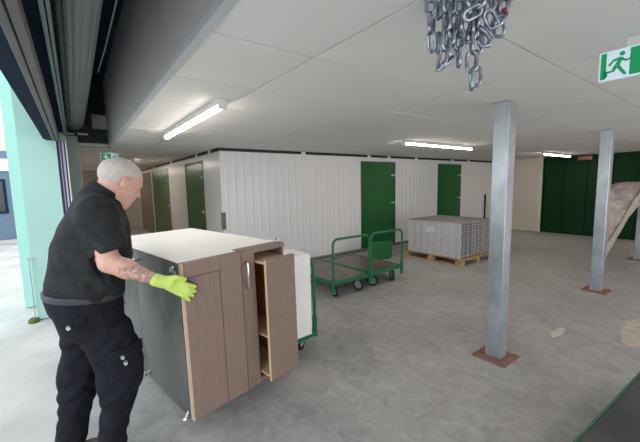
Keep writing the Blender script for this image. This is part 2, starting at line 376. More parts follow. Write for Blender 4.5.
bb = box('baseboard_right', EX-0.015, EX-0.001, 4.28, WY, 0, 0.08, M['trim_cream']); struct(bb, 'pale skirting on the cream end wall', 'baseboard')
rs = empty('red_sign', (EX-0.06, 3.12, 2.17), 0, 'small orange-red notice with faded lettering above the dark green door', 'sign')
box('sign_plate', -0.01, 0.01, -0.17, 0.17, 0, 0.11, M['signred'], rs, 0.003)
for y in (0.12, 0.08, 0.04, 0.0, -0.05, -0.09, -0.13): box('letter_mark', -0.013, -0.01, y-0.016, y+0.012, 0.035, 0.075, M['signred_w'], rs)
# back wall behind the camera, with an unseen opening added to let daylight in
wb = boxes('wall_back', [(0.4, 1.0, BACK_Y-0.1, BACK_Y, 0, CZ+0.03), (9.5, EX+0.1, BACK_Y-0.1, BACK_Y, 0, CZ+0.03), (1.0, 9.5, BACK_Y-0.1, BACK_Y, 2.25, CZ+0.03)], M['cream']); struct(wb, 'cream wall behind the photographer with an unseen wide opening added to let in daylight', 'wall')

# ------------------------------------------------------------------ shutter recess over the opening
TOPZ = 3.3
bk = empty('trim_3', (0, 0, 0)); struct(bk, 'grey ribbed downstand between the shutter recess and the ceiling', 'trim')
bm = bmesh.new(); y = BACK_Y; prof = []
while y < 6.25:
    prof += [(y, LX-0.0), (y+0.03, LX-0.0), (y+0.036, LX-0.0015), (y+0.054, LX-0.0015)]; y += 0.06
prof.append((6.27, LX))
v0 = [bm.verts.new((b, a, CZ)) for a, b in prof]; v1 = [bm.verts.new((b, a, TOPZ)) for a, b in prof]
for i in range(len(prof)-1): bm.faces.new((v0[i], v0[i+1], v1[i+1], v1[i]))
link('ribbed_cladding', bm_mesh(bm, 'ribbed_cladding'), M['bulk'], bk)
box('downstand_core', LX+0.002, LX+0.036, BACK_Y, 6.33, CZ, TOPZ, M['bulk'], bk)
box('edge_trim', LX-0.005, LX+0.038, BACK_Y, 6.33, CZ-0.012, CZ+0.02, M['trim_lt'], bk)
rf = box('recess_roof', -0.5, LX+0.1, BACK_Y, 6.6, TOPZ, TOPZ+0.1, M['dark_steel']); struct(rf, 'dark roof of the shutter recess', 'ceiling')
ep = empty('wall_recess_end', (0, 0, 0)); struct(ep, 'pale end plate closing the far end of the shutter recess', 'wall')
box('lower_plate', -0.06, LX, 6.27, 6.33, CZ-0.02, 2.46, M['endplate'], ep)
box('upper_plate', 0.30, LX, 6.26, 6.32, 2.44, 2.79, M['endplate'], ep)
box('void_plate', -0.5, LX+0.04, 6.33, 6.38, 2.3, TOPZ, M['black'], ep)  # black colour stands for the dark void above the end plate
# front fascia above opening (outer lintel)
li = empty('trim_4', (0, 0, 0)); struct(li, 'steel lintel channels along the outer edge of the shutter opening', 'trim')
Y0, Y1 = BACK_Y, 5.42
box('outer_fascia', -0.26, -0.205, Y0, Y1+0.1, 2.28, TOPZ, M['dark_steel'], li)
box('outer_angle', -0.235, -0.17, Y0, Y1, 2.27, 2.29, M['dark_steel'], li)
box('channel', -0.170, -0.138, Y0, Y1, 2.26, 2.34, M['brown_steel'], li, 0.004)
box('channel', -0.132, -0.098, Y0, Y1, 2.26, 2.34, M['brown_steel'], li, 0.004)
box('channel_web', -0.14, -0.13, Y0, Y1, 2.275, 2.34, M['black'], li)
box('void_plate', -0.205, -0.045, Y0, Y1+0.4, 2.40, 2.43, M['dark_steel'], li)  # dark colour stands for the unlit void beside the channels
box('inner_rail', -0.052, -0.036, Y0, Y1+0.45, 2.36, 2.46, M['greengrey'], li)
box('inner_rail', -0.030, -0.018, Y0, Y1+0.45, 2.37, 2.46, M['greengrey'], li)
# rolled shutter barrel
sb = empty('roller_shutter', (0.085, 0, 2.62), 0, 'rolled-up grey slatted shutter on its barrel above the doorway', 'shutter')
bm = bmesh.new(); N = 14; rad = 0.108; pr = []
for k in range(N):
    a0 = 2*math.pi*k/N; a1 = 2*math.pi*(k+1)/N
    for t, rr in ((0.06, rad), (0.35, rad+0.005), (0.65, rad+0.005), (0.94, rad)):
        a = a0 + (a1-a0)*t; pr.append((rr*math.cos(a), rr*math.sin(a)))
    pr.append((rad*math.cos(a1)*0.975, rad*math.sin(a1)*0.975))
v0 = [bm.verts.new((a, BACK_Y+0.1, b)) for a, b in pr]; v1 = [bm.verts.new((a, 6.02, b)) for a, b in pr]
for i in range(len(pr)): bm.faces.new((v0[i], v0[(i+1) % len(pr)], v1[(i+1) % len(pr)], v1[i]))
bm.faces.new(v0); bm.faces.new(v1[::-1])
link('rolled_slats', bm_mesh(bm, 'rolled_slats'), M['slat'], sb)
boxes('end_bracket', [(-0.14, 0.19, 6.03, 6.06, -0.20, -0.02), (0.15, 0.19, 6.0, 6.2, -0.20, 0.1)], M['black'], sb)
boxes('bracket_bar', [(-0.11, -0.02, 6.0, 6.03, -0.185, -0.165), (0.02, 0.14, 6.0, 6.03, -0.185, -0.160)], M['rim'], sb)
tube('cable', [(0.155, 0.4, -0.05), (0.15, 1.4, -0.06), (0.158, 2.0, -0.055), (0.15, 2.6, -0.07), (0.14, 3.2, -0.06)], 0.004, M['greengrey'], sb, 6)
# jamb: guide rails and post
gd = empty('guide_rail', (0, 5.45, 0), 0, 'upright navy and lilac shutter guide at the far side of the doorway', 'rail')
for a, b, m in ((-0.136, -0.112, 'guide_n'), (-0.112, -0.104, 'guide_l'), (-0.104, -0.085, 'guide_n'), (-0.085, -0.066, 'guide_l'), (-0.066, -0.048, 'guide_n'), (-0.048, -0.036, 'white')):
    box('guide_strip', a, b, 0.0 if m != 'guide_n' else 0.012, 0.12, 0, 2.27, M[m], gd)
ps = box('jamb_post', -0.06, 0.105, 6.2, 6.32, 0, CZ-0.02, M['postgg'], None, 0.006); tag(ps, 'sage grey steel post beside the shutter guide at the corridor mouth', 'post')
# teal pier outside
tp = empty('wall_left', (0, 0, 0)); struct(tp, 'pale teal rendered pier outside the doorway', 'wall')
box('far_pier', -0.69, -0.05, 6.09, 6.6, 0, 3.6, M['teal'], tp)
box('near_pier', -0.51, -0.14, 5.42, 6.09, 0, 3.6, M['teal'], tp)
box('pier_return', -0.14, -0.04, 5.56, 6.2, 0, 3.6, M['teal'], tp)
cdt = empty('drain_pipe', (-0.53, 5.38, 0), 0, 'thin grey conduit on the teal pier with green algae at its foot', 'pipe')
tube('pipe', [(0, 0, 0.03), (0, 0, 0.82)], 0.007, M['rim'], cdt, 8)
bm = bmesh.new(); bmesh.ops.create_icosphere(bm, subdivisions=2, radius=1, matrix=Matrix.Translation((-0.02, 0.02, 0.0)) @ Matrix.Diagonal((0.06, 0.08, 0.05, 1)))
link('algae_patch', bm_mesh(bm, 'algae_patch', True), M['algae'], cdt)
box('pipe_clip', -0.02, 0.04, -0.012, 0.012, 0.79, 0.81, M['rim'], cdt)

# ------------------------------------------------------------------ building across the yard
bl = empty('building', (-1.6, 14.0, 0), 0, 'slate blue building with a white fascia across the bright yard', 'building')
box('wall', -9.0, 0.05, 0, 4, 0, 2.25, M['blue'], bl)
box('fascia', -9.0, 0.12, -0.06, 4, 2.25, 2.62, M['white'], bl)
box('blue_band', -9.0, 0.05, 0, 4, 2.62, 2.86, M['blue'], bl)
box('upper_wall', -9.0, 0.0, 0.3, 4, 2.86, 3.5, M['cream'], bl)
for x in (-0.55, -2.6):
    f = box('window_frame', x-0.5, x+0.45, -0.03, 0.02, 0.95, 2.0, M['dark_steel'], bl); box('pane', x-0.44, x+0.39, -0.04, -0.02, 1.01, 1.94, M['glass_dark'], f)
box('plinth', -9.0, 0.1, -0.1, 0, 0, 0.12, M['ground'], bl)

# ------------------------------------------------------------------ columns
def column(x, y, label, rz=0):
    c = empty('steel_column', (x, y, 0), rz, label, 'column', 'square galvanised columns')
    w = 0.067
    bm = bmesh.new(); add_box(bm, -w, w, -w, w, 0.012, CZ-0.001, 0.006)
    link('shaft', bm_mesh(bm, 'shaft'), M['galv'], c)
    box('base_plate', -0.15, 0.15, -0.15, 0.15, 0, 0.014, M['rust'], c, 0.003)
    for sx in (-1, 1):
        for sy in (-1, 1):
            bm = bmesh.new(); bmesh.ops.create_cone(bm, cap_ends=True, segments=6, radius1=0.013, radius2=0.013, depth=0.014, matrix=Matrix.Translation((sx*0.115, sy*0.115, 0.021)))
            link('anchor_bolt', bm_mesh(bm, 'anchor_bolt'), M['rust'], c)
column(3.06, 1.40, 'square galvanised column nearest the camera, on a rusty base plate')
column(6.07, 1.38, 'square galvanised column in the middle distance left of the leaning pad')
column(9.02, 1.42, 'square galvanised column cut by the right edge of the photo')

# ------------------------------------------------------------------ lights
def batten(x, y, rz, L, label, z=CZ):
    b = empty('strip_light', (x, y, z), rz, label, 'light', 'ceiling strip lights')
    box('housing', -L/2+0.03, L/2-0.03, -0.040, 0.040, -0.045, -0.001, M['fit'], b, 0.004)
    bm = bmesh.new(); pts = []
    add_prism(bm, [(-0.032, -0.045), (-0.026, -0.060), (-0.016, -0.068), (0.016, -0.068), (0.026, -0.060), (0.032, -0.045)], 0, -L/2+0.03, L/2-0.03)
    link('diffuser', bm_mesh(bm, 'diffuser', True, 60), M['tube'], b)
    for s in (-1, 1): box('end_cap', *sorted((s*L/2, s*(L/2-0.03))), -0.034, 0.034, -0.078, -0.001, M['fit'], b, 0.004)
    return b
batten(0.975, 3.52, R(90), 1.95, 'lit strip light running away along the ceiling near the grey downstand')
batten(5.27, 3.49, 0, 2.05, 'lit strip light across the ceiling in front of the green doors')
batten(10.22, 3.33, 0, 1.9, 'lit strip light at the far end near the dark green door')
for (x, y, t) in ((2.3, -1.6, 'nearest the shutter doorway'), (5.3, -1.6, 'nearest the second column'), (10.2, -1.6, 'by the far end wall')):  # unseen lamps added behind the camera to brighten the hall
    batten(x, y, 0, 2.0, 'unseen strip light added for brightness behind the photographer, ' + t)
# lights further down the corridor
batten(1.1, 9.6, R(90), 1.9, 'lit strip light further down the corridor ceiling')
batten(1.1, 13.6, R(90), 1.9, 'lit strip light at the end of the corridor ceiling')

# ------------------------------------------------------------------ exit signs
def running_man(add, s, cx, cz):
    # figure as thin prisms in (h, v); add(poly)
    def P(pts): add([(cx+s*a, cz+s*b) for a, b in pts])
    P([(0.10+0.085*math.cos(t*math.pi/5), 0.36+0.085*math.sin(t*math.pi/5)) for t in range(10)])
    P([(0.02, 0.24), (0.14, 0.22), (0.04, -0.06), (-0.10, -0.02)])
    P([(0.10, 0.24), (0.16, 0.16), (0.24, 0.12), (0.40, 0.15), (0.40, 0.09), (0.22, 0.04), (0.10, 0.10)])
    P([(0.04, 0.25), (-0.16, 0.20), (-0.32, 0.02), (-0.26, -0.03), (-0.13, 0.12), (0.0, 0.14)])
    P([(-0.10, 0.0), (-0.02, -0.12), (-0.12, -0.27), (-0.42, -0.30), (-0.42, -0.23), (-0.18, -0.20), (-0.16, -0.10)])
    P([(-0.08, -0.04), (0.05, -0.06), (0.14, -0.22), (0.27, -0.42), (0.19, -0.46), (0.04, -0.26)])
def exit_sign(loc, rz, label, arrow, W=0.30, H=0.14):
    e = empty('exit_sign', loc, rz, label, 'exit sign')
    # local x along the sign, faces -y
    box('sign_body', 0, W, 0, 0.022, 0, H, M['swhite'], e, 0.003)
    box('hanger', W*0.3, W*0.7, 0.004, 0.018, H, max(H+0.002, CZ-loc[2]-0.001), M['fit'], e)
    def deco(name, polys, m, d=0.0):
        bm = bmesh.new()
        for p in polys: add_prism(bm, p, 1, -0.002-d, 0.0)
        return link(name, bm_mesh(bm, name), m, e)
    rc = lambda a, b, c, d: [(a, c), (b, c), (b, d), (a, d)]
    if arrow == 'right_man':   # arrow field left, man right
        deco('green_field', [rc(0.008, 0.165, 0.008, H-0.008)], M['sgreen'])
        deco('arrow', [rc(0.075, 0.095, 0.06, 0.118), [(0.045, 0.068), (0.06, 0.082), (0.085, 0.055), (0.11, 0.082), (0.125, 0.068), (0.085, 0.025)]], M['swhite'], 0.001)
        pl = []; running_man(pl.append, 0.125, 0.225, H/2); deco('running_figure', pl, M['sgreen'])
        deco('green_edge', [rc(W-0.022, W-0.008, 0.008, H-0.008)], M['sgreen'])
    else:
        deco('green_edge', [rc(0.008, 0.030, 0.008, H-0.008)], M['sgreen'])
        pl = []; running_man(pl.append, 0.125, 0.076, H/2); deco('running_figure', pl, M['sgreen'])
        deco('doorway_mark', [[(0.022, 0.012), (0.036, 0.018), (0.036, 0.03), (0.03, 0.05), (0.022, 0.05)]], M['sgreen'])
        deco('green_field', [rc(0.118, W-0.008, 0.008, H-0.008)], M['sgreen'])
    return e
exit_sign((0.43, 7.3, 2.165), 0, 'small green exit sign with down arrow hanging above the man at the corridor mouth', 'right_man', 0.29, 0.135)
exit_sign((2.19, 0.553, 2.135), R(-90), 'large lit green running figure exit sign hanging at the top right', 'man_left', 0.34, 0.14)

# ------------------------------------------------------------------ chain hanging from the ceiling
def link_mesh(L=0.082, W=0.046, r=0.0062):
    bm = bmesh.new(); pts = []; rr = W/2 - r; h = L/2 - W/2
    for k in range(7): a = math.pi*k/6; pts.append((rr*math.cos(a), 0, h + rr*math.sin(a)))
    for k in range(7): a = math.pi + math.pi*k/6; pts.append((rr*math.cos(a), 0, -h + rr*math.sin(a)))
    add_tube(bm, pts, r, 7, True); return bm_mesh(bm, 'chain_link', True, 80)
lm = link_mesh(); lm.materials.append(M['zinc'])
cx, cy = 1.20, 0.69   # centre of the bunch
ch = empty('hanging_chain', (cx, cy, CZ-0.01), R(-36.5), 'bunched galvanised steel chain hanging from the ceiling, with a red mark', 'chain')
def strand(pts, pitch=0.060, jit=0.25, tw=0.0):
    # resample polyline
    pts = [Vector(p) for p in pts]; seg = [(pts[i+1]-pts[i]).length for i in range(len(pts)-1)]; T = sum(seg); n = max(1, int(round(T/pitch)))
    for k in range(n):
        t = (k+0.5)*T/n; i = 0
        while i < len(seg)-1 and t > seg[i]: t -= seg[i]; i += 1
        p = pts[i].lerp(pts[i+1], t/seg[i]); d = (pts[i+1]-pts[i]).normalized()
        q = d.to_track_quat('Z', 'Y').to_matrix() @ Matrix.Rotation((k % 2)*R(90) + tw + random.uniform(-jit, jit), 3, 'Z')
        o = link('chain_link', lm, None, ch, p); o.rotation_euler = q.to_euler()
# local x: image right, y: away, z: up.  1 px is about 3.7 mm here; bunch centre at px 468
def lx(px): return (px-468)*0.00355
def lz(py): return 0.0 - py*0.00355 - 0.002
strand([(lx(429), 0, lz(-2)), (lx(429), 0.0, lz(30)), (lx(432), 0.01, lz(46)), (lx(439), 0.02, lz(46)), (lx(441), 0.03, lz(-2))], tw=0.5)
strand([(lx(444), -0.02, lz(-2)), (lx(443), -0.02, lz(50)), (lx(438), -0.02, lz(70))], tw=1.1)
strand([(lx(438), -0.01, lz(70)), (lx(447), -0.01, lz(62)), (lx(449), 0.0, lz(-2))], tw=0.2)
strand([(lx(452), 0.04, lz(-2)), (lx(452), 0.04, lz(58))], tw=0.7)
strand([(lx(459), 0.0, lz(-2)), (lx(459), 0.0, lz(66))], tw=0.3)
strand([(lx(462), 0.03, lz(-2)), (lx(461), 0.03, lz(52))], tw=1.0)
strand([(lx(460), -0.04, lz(-2)), (lx(464), -0.045, lz(22)), (lx(472), -0.045, lz(18)), (lx(476), -0.04, lz(-2))], tw=0.1)
strand([(lx(471), 0.02, lz(-2)), (lx(472), 0.0, lz(40)), (lx(473), 0.0, lz(90))], tw=0.4)
strand([(lx(480), 0.02, lz(20)), (lx(479), 0.015, lz(84))], tw=1.3)
strand([(lx(470), 0.01, lz(40)), (lx(478), 0.01, lz(20)), (lx(482), 0.02, lz(-2))], tw=0.9)
strand([(lx(488), 0.0, lz(-2)), (lx(487), -0.01, lz(18)), (lx(494), -0.01, lz(30)), (lx(502), 0.0, lz(18)), (lx(505), 0.0, lz(-2))], tw=0.2)
strand([(lx(494), 0.03, lz(-2)), (lx(503), 0.03, lz(26)), (lx(509), 0.03, lz(-2))], tw=0.8)
strand([(lx(484), 0.03, lz(-2)), (lx(485), 0.03, lz(42))], tw=0.6)
tube('hook', [(lx(480), 0.0, lz(30)), (lx(486), 0.0, lz(34)), (lx(491), 0.0, lz(40)), (lx(489), 0, lz(47)), (lx(482), 0, lz(48)), (lx(478), 0, lz(43))], [0.006, 0.008, 0.010, 0.009, 0.007, 0.005], M['zinc'], ch, 10)
bm = bmesh.new(); bmesh.ops.create_uvsphere(bm, u_segments=10, v_segments=8, radius=0.009, matrix=Matrix.Translation((lx(502), -0.015, lz(15))))
link('red_mark', bm_mesh(bm, 'red_mark', True), M['red'], ch)
tube('hook_bar', [(lx(424), 0.02, -0.001), (lx(515), 0.02, -0.001)], 0.008, M['zinc'], ch, 8)

# ------------------------------------------------------------------ platform carts
def wheel_mesh(r=0.092, w=0.042):
    bm = bmesh.new(); prof = [(r-0.02, -w/2), (r-0.004, -w/2), (r, -w/2+0.006), (r, w/2-0.006), (r-0.004, w/2), (r-0.02, w/2)]; n = 20; rings = []
    for k in range(n):
        a = 2*math.pi*k/n; rings.append([bm.verts.new((p*math.cos(a), q, p*math.sin(a))) for p, q in prof])
    for k in range(n):
        a, b = rings[k], rings[(k+1) % n]
        for i in range(len(prof)-1): bm.faces.new((a[i], a[i+1], b[i+1], b[i]))
    return bm_mesh(bm, 'wheel', True, 50)
def hub_mesh(r=0.060, w=0.032):
    bm = bmesh.new(); bmesh.ops.create_cone(bm, cap_ends=True, segments=18, radius1=r, radius2=r, depth=w, matrix=Matrix.Rotation(R(90), 4, 'X'))
    bmesh.ops.create_cone(bm, cap_ends=True, segments=10, radius1=0.018, radius2=0.018, depth=w+0.02, matrix=Matrix.Rotation(R(90), 4, 'X'))
    return bm_mesh(bm, 'rim', True, 50)
WM, HM = wheel_mesh(), hub_mesh(); WM.materials.append(M['rubber']); HM.materials.append(M['rim'])
def caster(parent, x, y, ang, top=0.165):
    c = link('wheel', WM, None, parent, (x, y, 0.092)); c.rotation_euler = (0, 0, ang)
    link('rim', HM, None, c)
    f = boxes('fork', [(-0.018, 0.018, -0.036, -0.030, -0.01, top-0.092), (-0.018, 0.018, 0.030, 0.036, -0.01, top-0.092), (-0.04, 0.04, -0.04, 0.04, top-0.092, top-0.084)], M['rim'], c)
def arch(parent, W, x_off, y, zt, r=0.018, zb=0.10, name='handle', along='x'):
    pts = [(0, zb)]; R0 = 0.09
    for k in range(7): a = math.pi - math.pi/2*k/6; pts.append((R0 + R0*math.cos(a), zt-R0 + R0*math.sin(a)))
    for k in range(7): a = math.pi/2 - math.pi/2*k/6; pts.append((W-R0 + R0*math.cos(a), zt-R0 + R0*math.sin(a)))
    pts.append((W, zb))
    P = [((x_off+a, y, b) if along == 'x' else (y, x_off+a, b)) for a, b in pts]
    h = tube(name, P, r, M['cartgreen'], parent, 10)
    # sockets
    for q in (P[0], P[-1]): tube('socket', [(q[0], q[1], zb-0.01), (q[0], q[1], zb+0.20)], r+0.008, M['cartgreen'], h, 10)
    return h
def cart(loc, rz, W, L, label, wheels, handle_z=0.86, deckm='deck', end_panel=False, deck_z=0.235):
    c = empty('platform_cart', loc, rz, label, 'cart', 'green platform carts')
    box('deck', 0.03, W-0.03, 0.03, L-0.03, deck_z-0.035, deck_z, M[deckm], c, 0.002)
    bm = bmesh.new()
    for a in ((0, W, 0, 0.035), (0, W, L-0.035, L), (0, 0.035, 0.035, L-0.035), (W-0.035, W, 0.035, L-0.035)): add_box(bm, a[0], a[1], a[2], a[3], deck_z-0.05, deck_z+0.008, 0.004)
    for yy in (L*0.33, L*0.66): add_box(bm, 0.035, W-0.035, yy-0.02, yy+0.02, deck_z-0.05, deck_z-0.036)
    link('frame', bm_mesh(bm, 'frame'), M['cartgreen'], c)
    if handle_z: arch(c, W-0.03, 0.015, 0.0, handle_z)
    for (x, y, a) in wheels: caster(c, x, y, a, deck_z-0.05)
    return c
# local x across (handle side), y away
c1 = cart((2.86, 3.60, 0), 0, 0.76, 1.35, 'green platform cart with brown deck, the left one of the pair below the green door',
          [(0.09, 0.06, R(75)), (0.55, 0.05, R(100)), (0.10, 1.22, R(90)), (0.64, 1.22, R(90))])
c2 = cart((3.65, 3.62, 0), R(1.0), 0.78, 1.18, 'right one of the pair of brown-decked green platform carts, nearer the pallet',
          [(0.10, 0.06, R(110)), (0.57, 0.05, R(60)), (0.12, 1.05, R(90)), (0.68, 1.05, R(90))])
gpn = empty('mesh_panel', (5.02, 4.86, 0), R(-13), 'green panel with rounded lower corners standing on the floor behind the right green cart', 'panel')
bm = bmesh.new()
add_prism(bm, [(-0.08, 0.40), (-0.08, 0.09), (-0.06, 0.035), (-0.02, 0.008), (0.04, 0.0), (0.33, 0.0), (0.39, 0.008), (0.43, 0.035), (0.45, 0.09), (0.45, 0.40)], 1, 0, 0.03)
link('sheet', bm_mesh(bm, 'sheet'), M['gdoor'], gpn)
for x_ in (0.02, 0.10, 0.19, 0.28, 0.36): box('rib', x_-0.008, x_+0.008, -0.008, 0.0, 0.05, 0.37, M['gdoor'], gpn)
# foreground cart, mostly outside the frame
c3 = empty('platform_cart', (3.22, 0.447, 0), R(-3.4), 'dark-decked green platform cart cut off at the bottom right corner', 'cart', 'green platform carts')
dz = 0.235
box('deck', -1.45, -0.03, -0.75, -0.012, dz-0.03, dz, M['darkdeck'], c3, 0.002)
boxes('frame', [(-1.48, 0, -0.010, 0.0, dz-0.05, dz+0.003), (-1.48, 0, -0.78, -0.766, dz-0.05, dz+0.006), (-0.03, 0, -0.766, -0.014, dz-0.05, dz+0.006), (-1.48, -1.45, -0.766, -0.014, dz-0.05, dz+0.006)], M['cartgreen'], c3, 0.002)
arch(c3, 0.73, -0.755, 0.02, 0.9, along='y', zb=0.17)
for x in (-1.3, -0.15):
    for y in (-0.12, -0.65): caster(c3, x, y, R(20), dz-0.05)

# ------------------------------------------------------------------ pallet and stacked packs
pa = empty('wooden_pallet', (5.88, 3.38, 0), 0, 'pine pallet under the stack of silver-grey packs', 'pallet')
PW, PL = 1.24, 1.42
for k in range(6):
    x = k*(PW-0.14)/5; box('deck_board', x, x+0.14, 0, PL, 0.122, 0.142, M['pine'], pa, 0.002)
for y in (0.0, PL/2-0.05, PL-0.1): box('stringer_board', 0, PW, y, y+0.1, 0.100, 0.121, M['pine'], pa, 0.002)
for y in (0.0, PL/2-0.07, PL-0.14):
    for x in (0.0, PW/2-0.05, PW-0.1): box('block', x, x+0.1, y, y+0.14, 0.02, 0.099, M['pine'], pa, 0.002)
for x in (0.0, PW/2-0.05, PW-0.1): box('bottom_board', x, x+0.1, 0, PL, 0, 0.019, M['pine'], pa, 0.002)
# packs: prototype with end detail
NL = 13; PH = (0.83-0.142)/NL; pwid = 0.385; plen = 1.26
def pack_mesh():
    bm = bmesh.new(); h = PH-0.004
    add_box(bm, 0, pwid-0.006, 0, plen, 0, h*0.80, 0.004)
    add_box(bm, 0.006, pwid-0.012, 0.006, plen-0.006, h*0.80, h, 0.0)
    return bm_mesh(bm, 'flat_pack')
pk = pack_mesh(); pk.materials.append(M['pack'])
def end_mesh():
    bm = bmesh.new(); h = PH-0.004
    for k in range(5):
        x = 0.012+k*0.073 + 0.008*(k%2); add_box(bm, x, x+0.060, -0.004, 0.001, h*0.05, h*(0.72 if k%2 else 0.95))
    return bm_mesh(bm, 'end_slots')
em = end_mesh(); em.materials.append(M['packend']); em2 = end_mesh(); em2.materials.append(M['packrib'])
def side_mesh():
    bm = bmesh.new(); h = PH-0.004
    for k in range(7):
        y = 0.06+k*0.165; add_box(bm, -0.003, 0.001, y, y+0.07, h*0.30, h*0.48)
    return bm_mesh(bm, 'side_slots')
sm_ = side_mesh(); sm_.materials.append(M['packrib'])
for l in range(NL):
    for k in range(3):
        x = 5.90 + k*0.395 + random.uniform(-0.006, 0.006); y = 3.42 + random.uniform(-0.008, 0.008); z = 0.1425 + l*PH
        lv = ['bottom', 'second', 'third', 'fourth', 'fifth', 'sixth', 'seventh', 'eighth', 'ninth', 'tenth', 'eleventh', 'twelfth', 'top'][l]
        cn = ['left column beside the ribbed wall side', 'middle column', 'right column nearest the steel column'][k]
        o = link('flat_pack', pk, None, None, (x, y, z)); tag(o, 'flat silver-grey pack, %s layer of the %s' % (lv, cn), 'pack', 'flat packs stacked on the pallet')
        e = link('end_slots', em if k == 0 else em2, None, o)
        if k == 0: link('side_slots', sm_, None, o)['kind'] = 'stuff'
cpb = box('cover_board', 5.90, 7.08, 3.42, 4.68, 0.831, 0.845, M['packcap'], None, 0.002); tag(cpb, 'thin dusty board lying on top of the stacked packs', 'board')
lb = box('paper_label', 5.886, 5.892, 4.0, 4.22, 0.60, 0.72, M['label'], None); tag(lb, 'white paper label on the side of the pack stack', 'label')

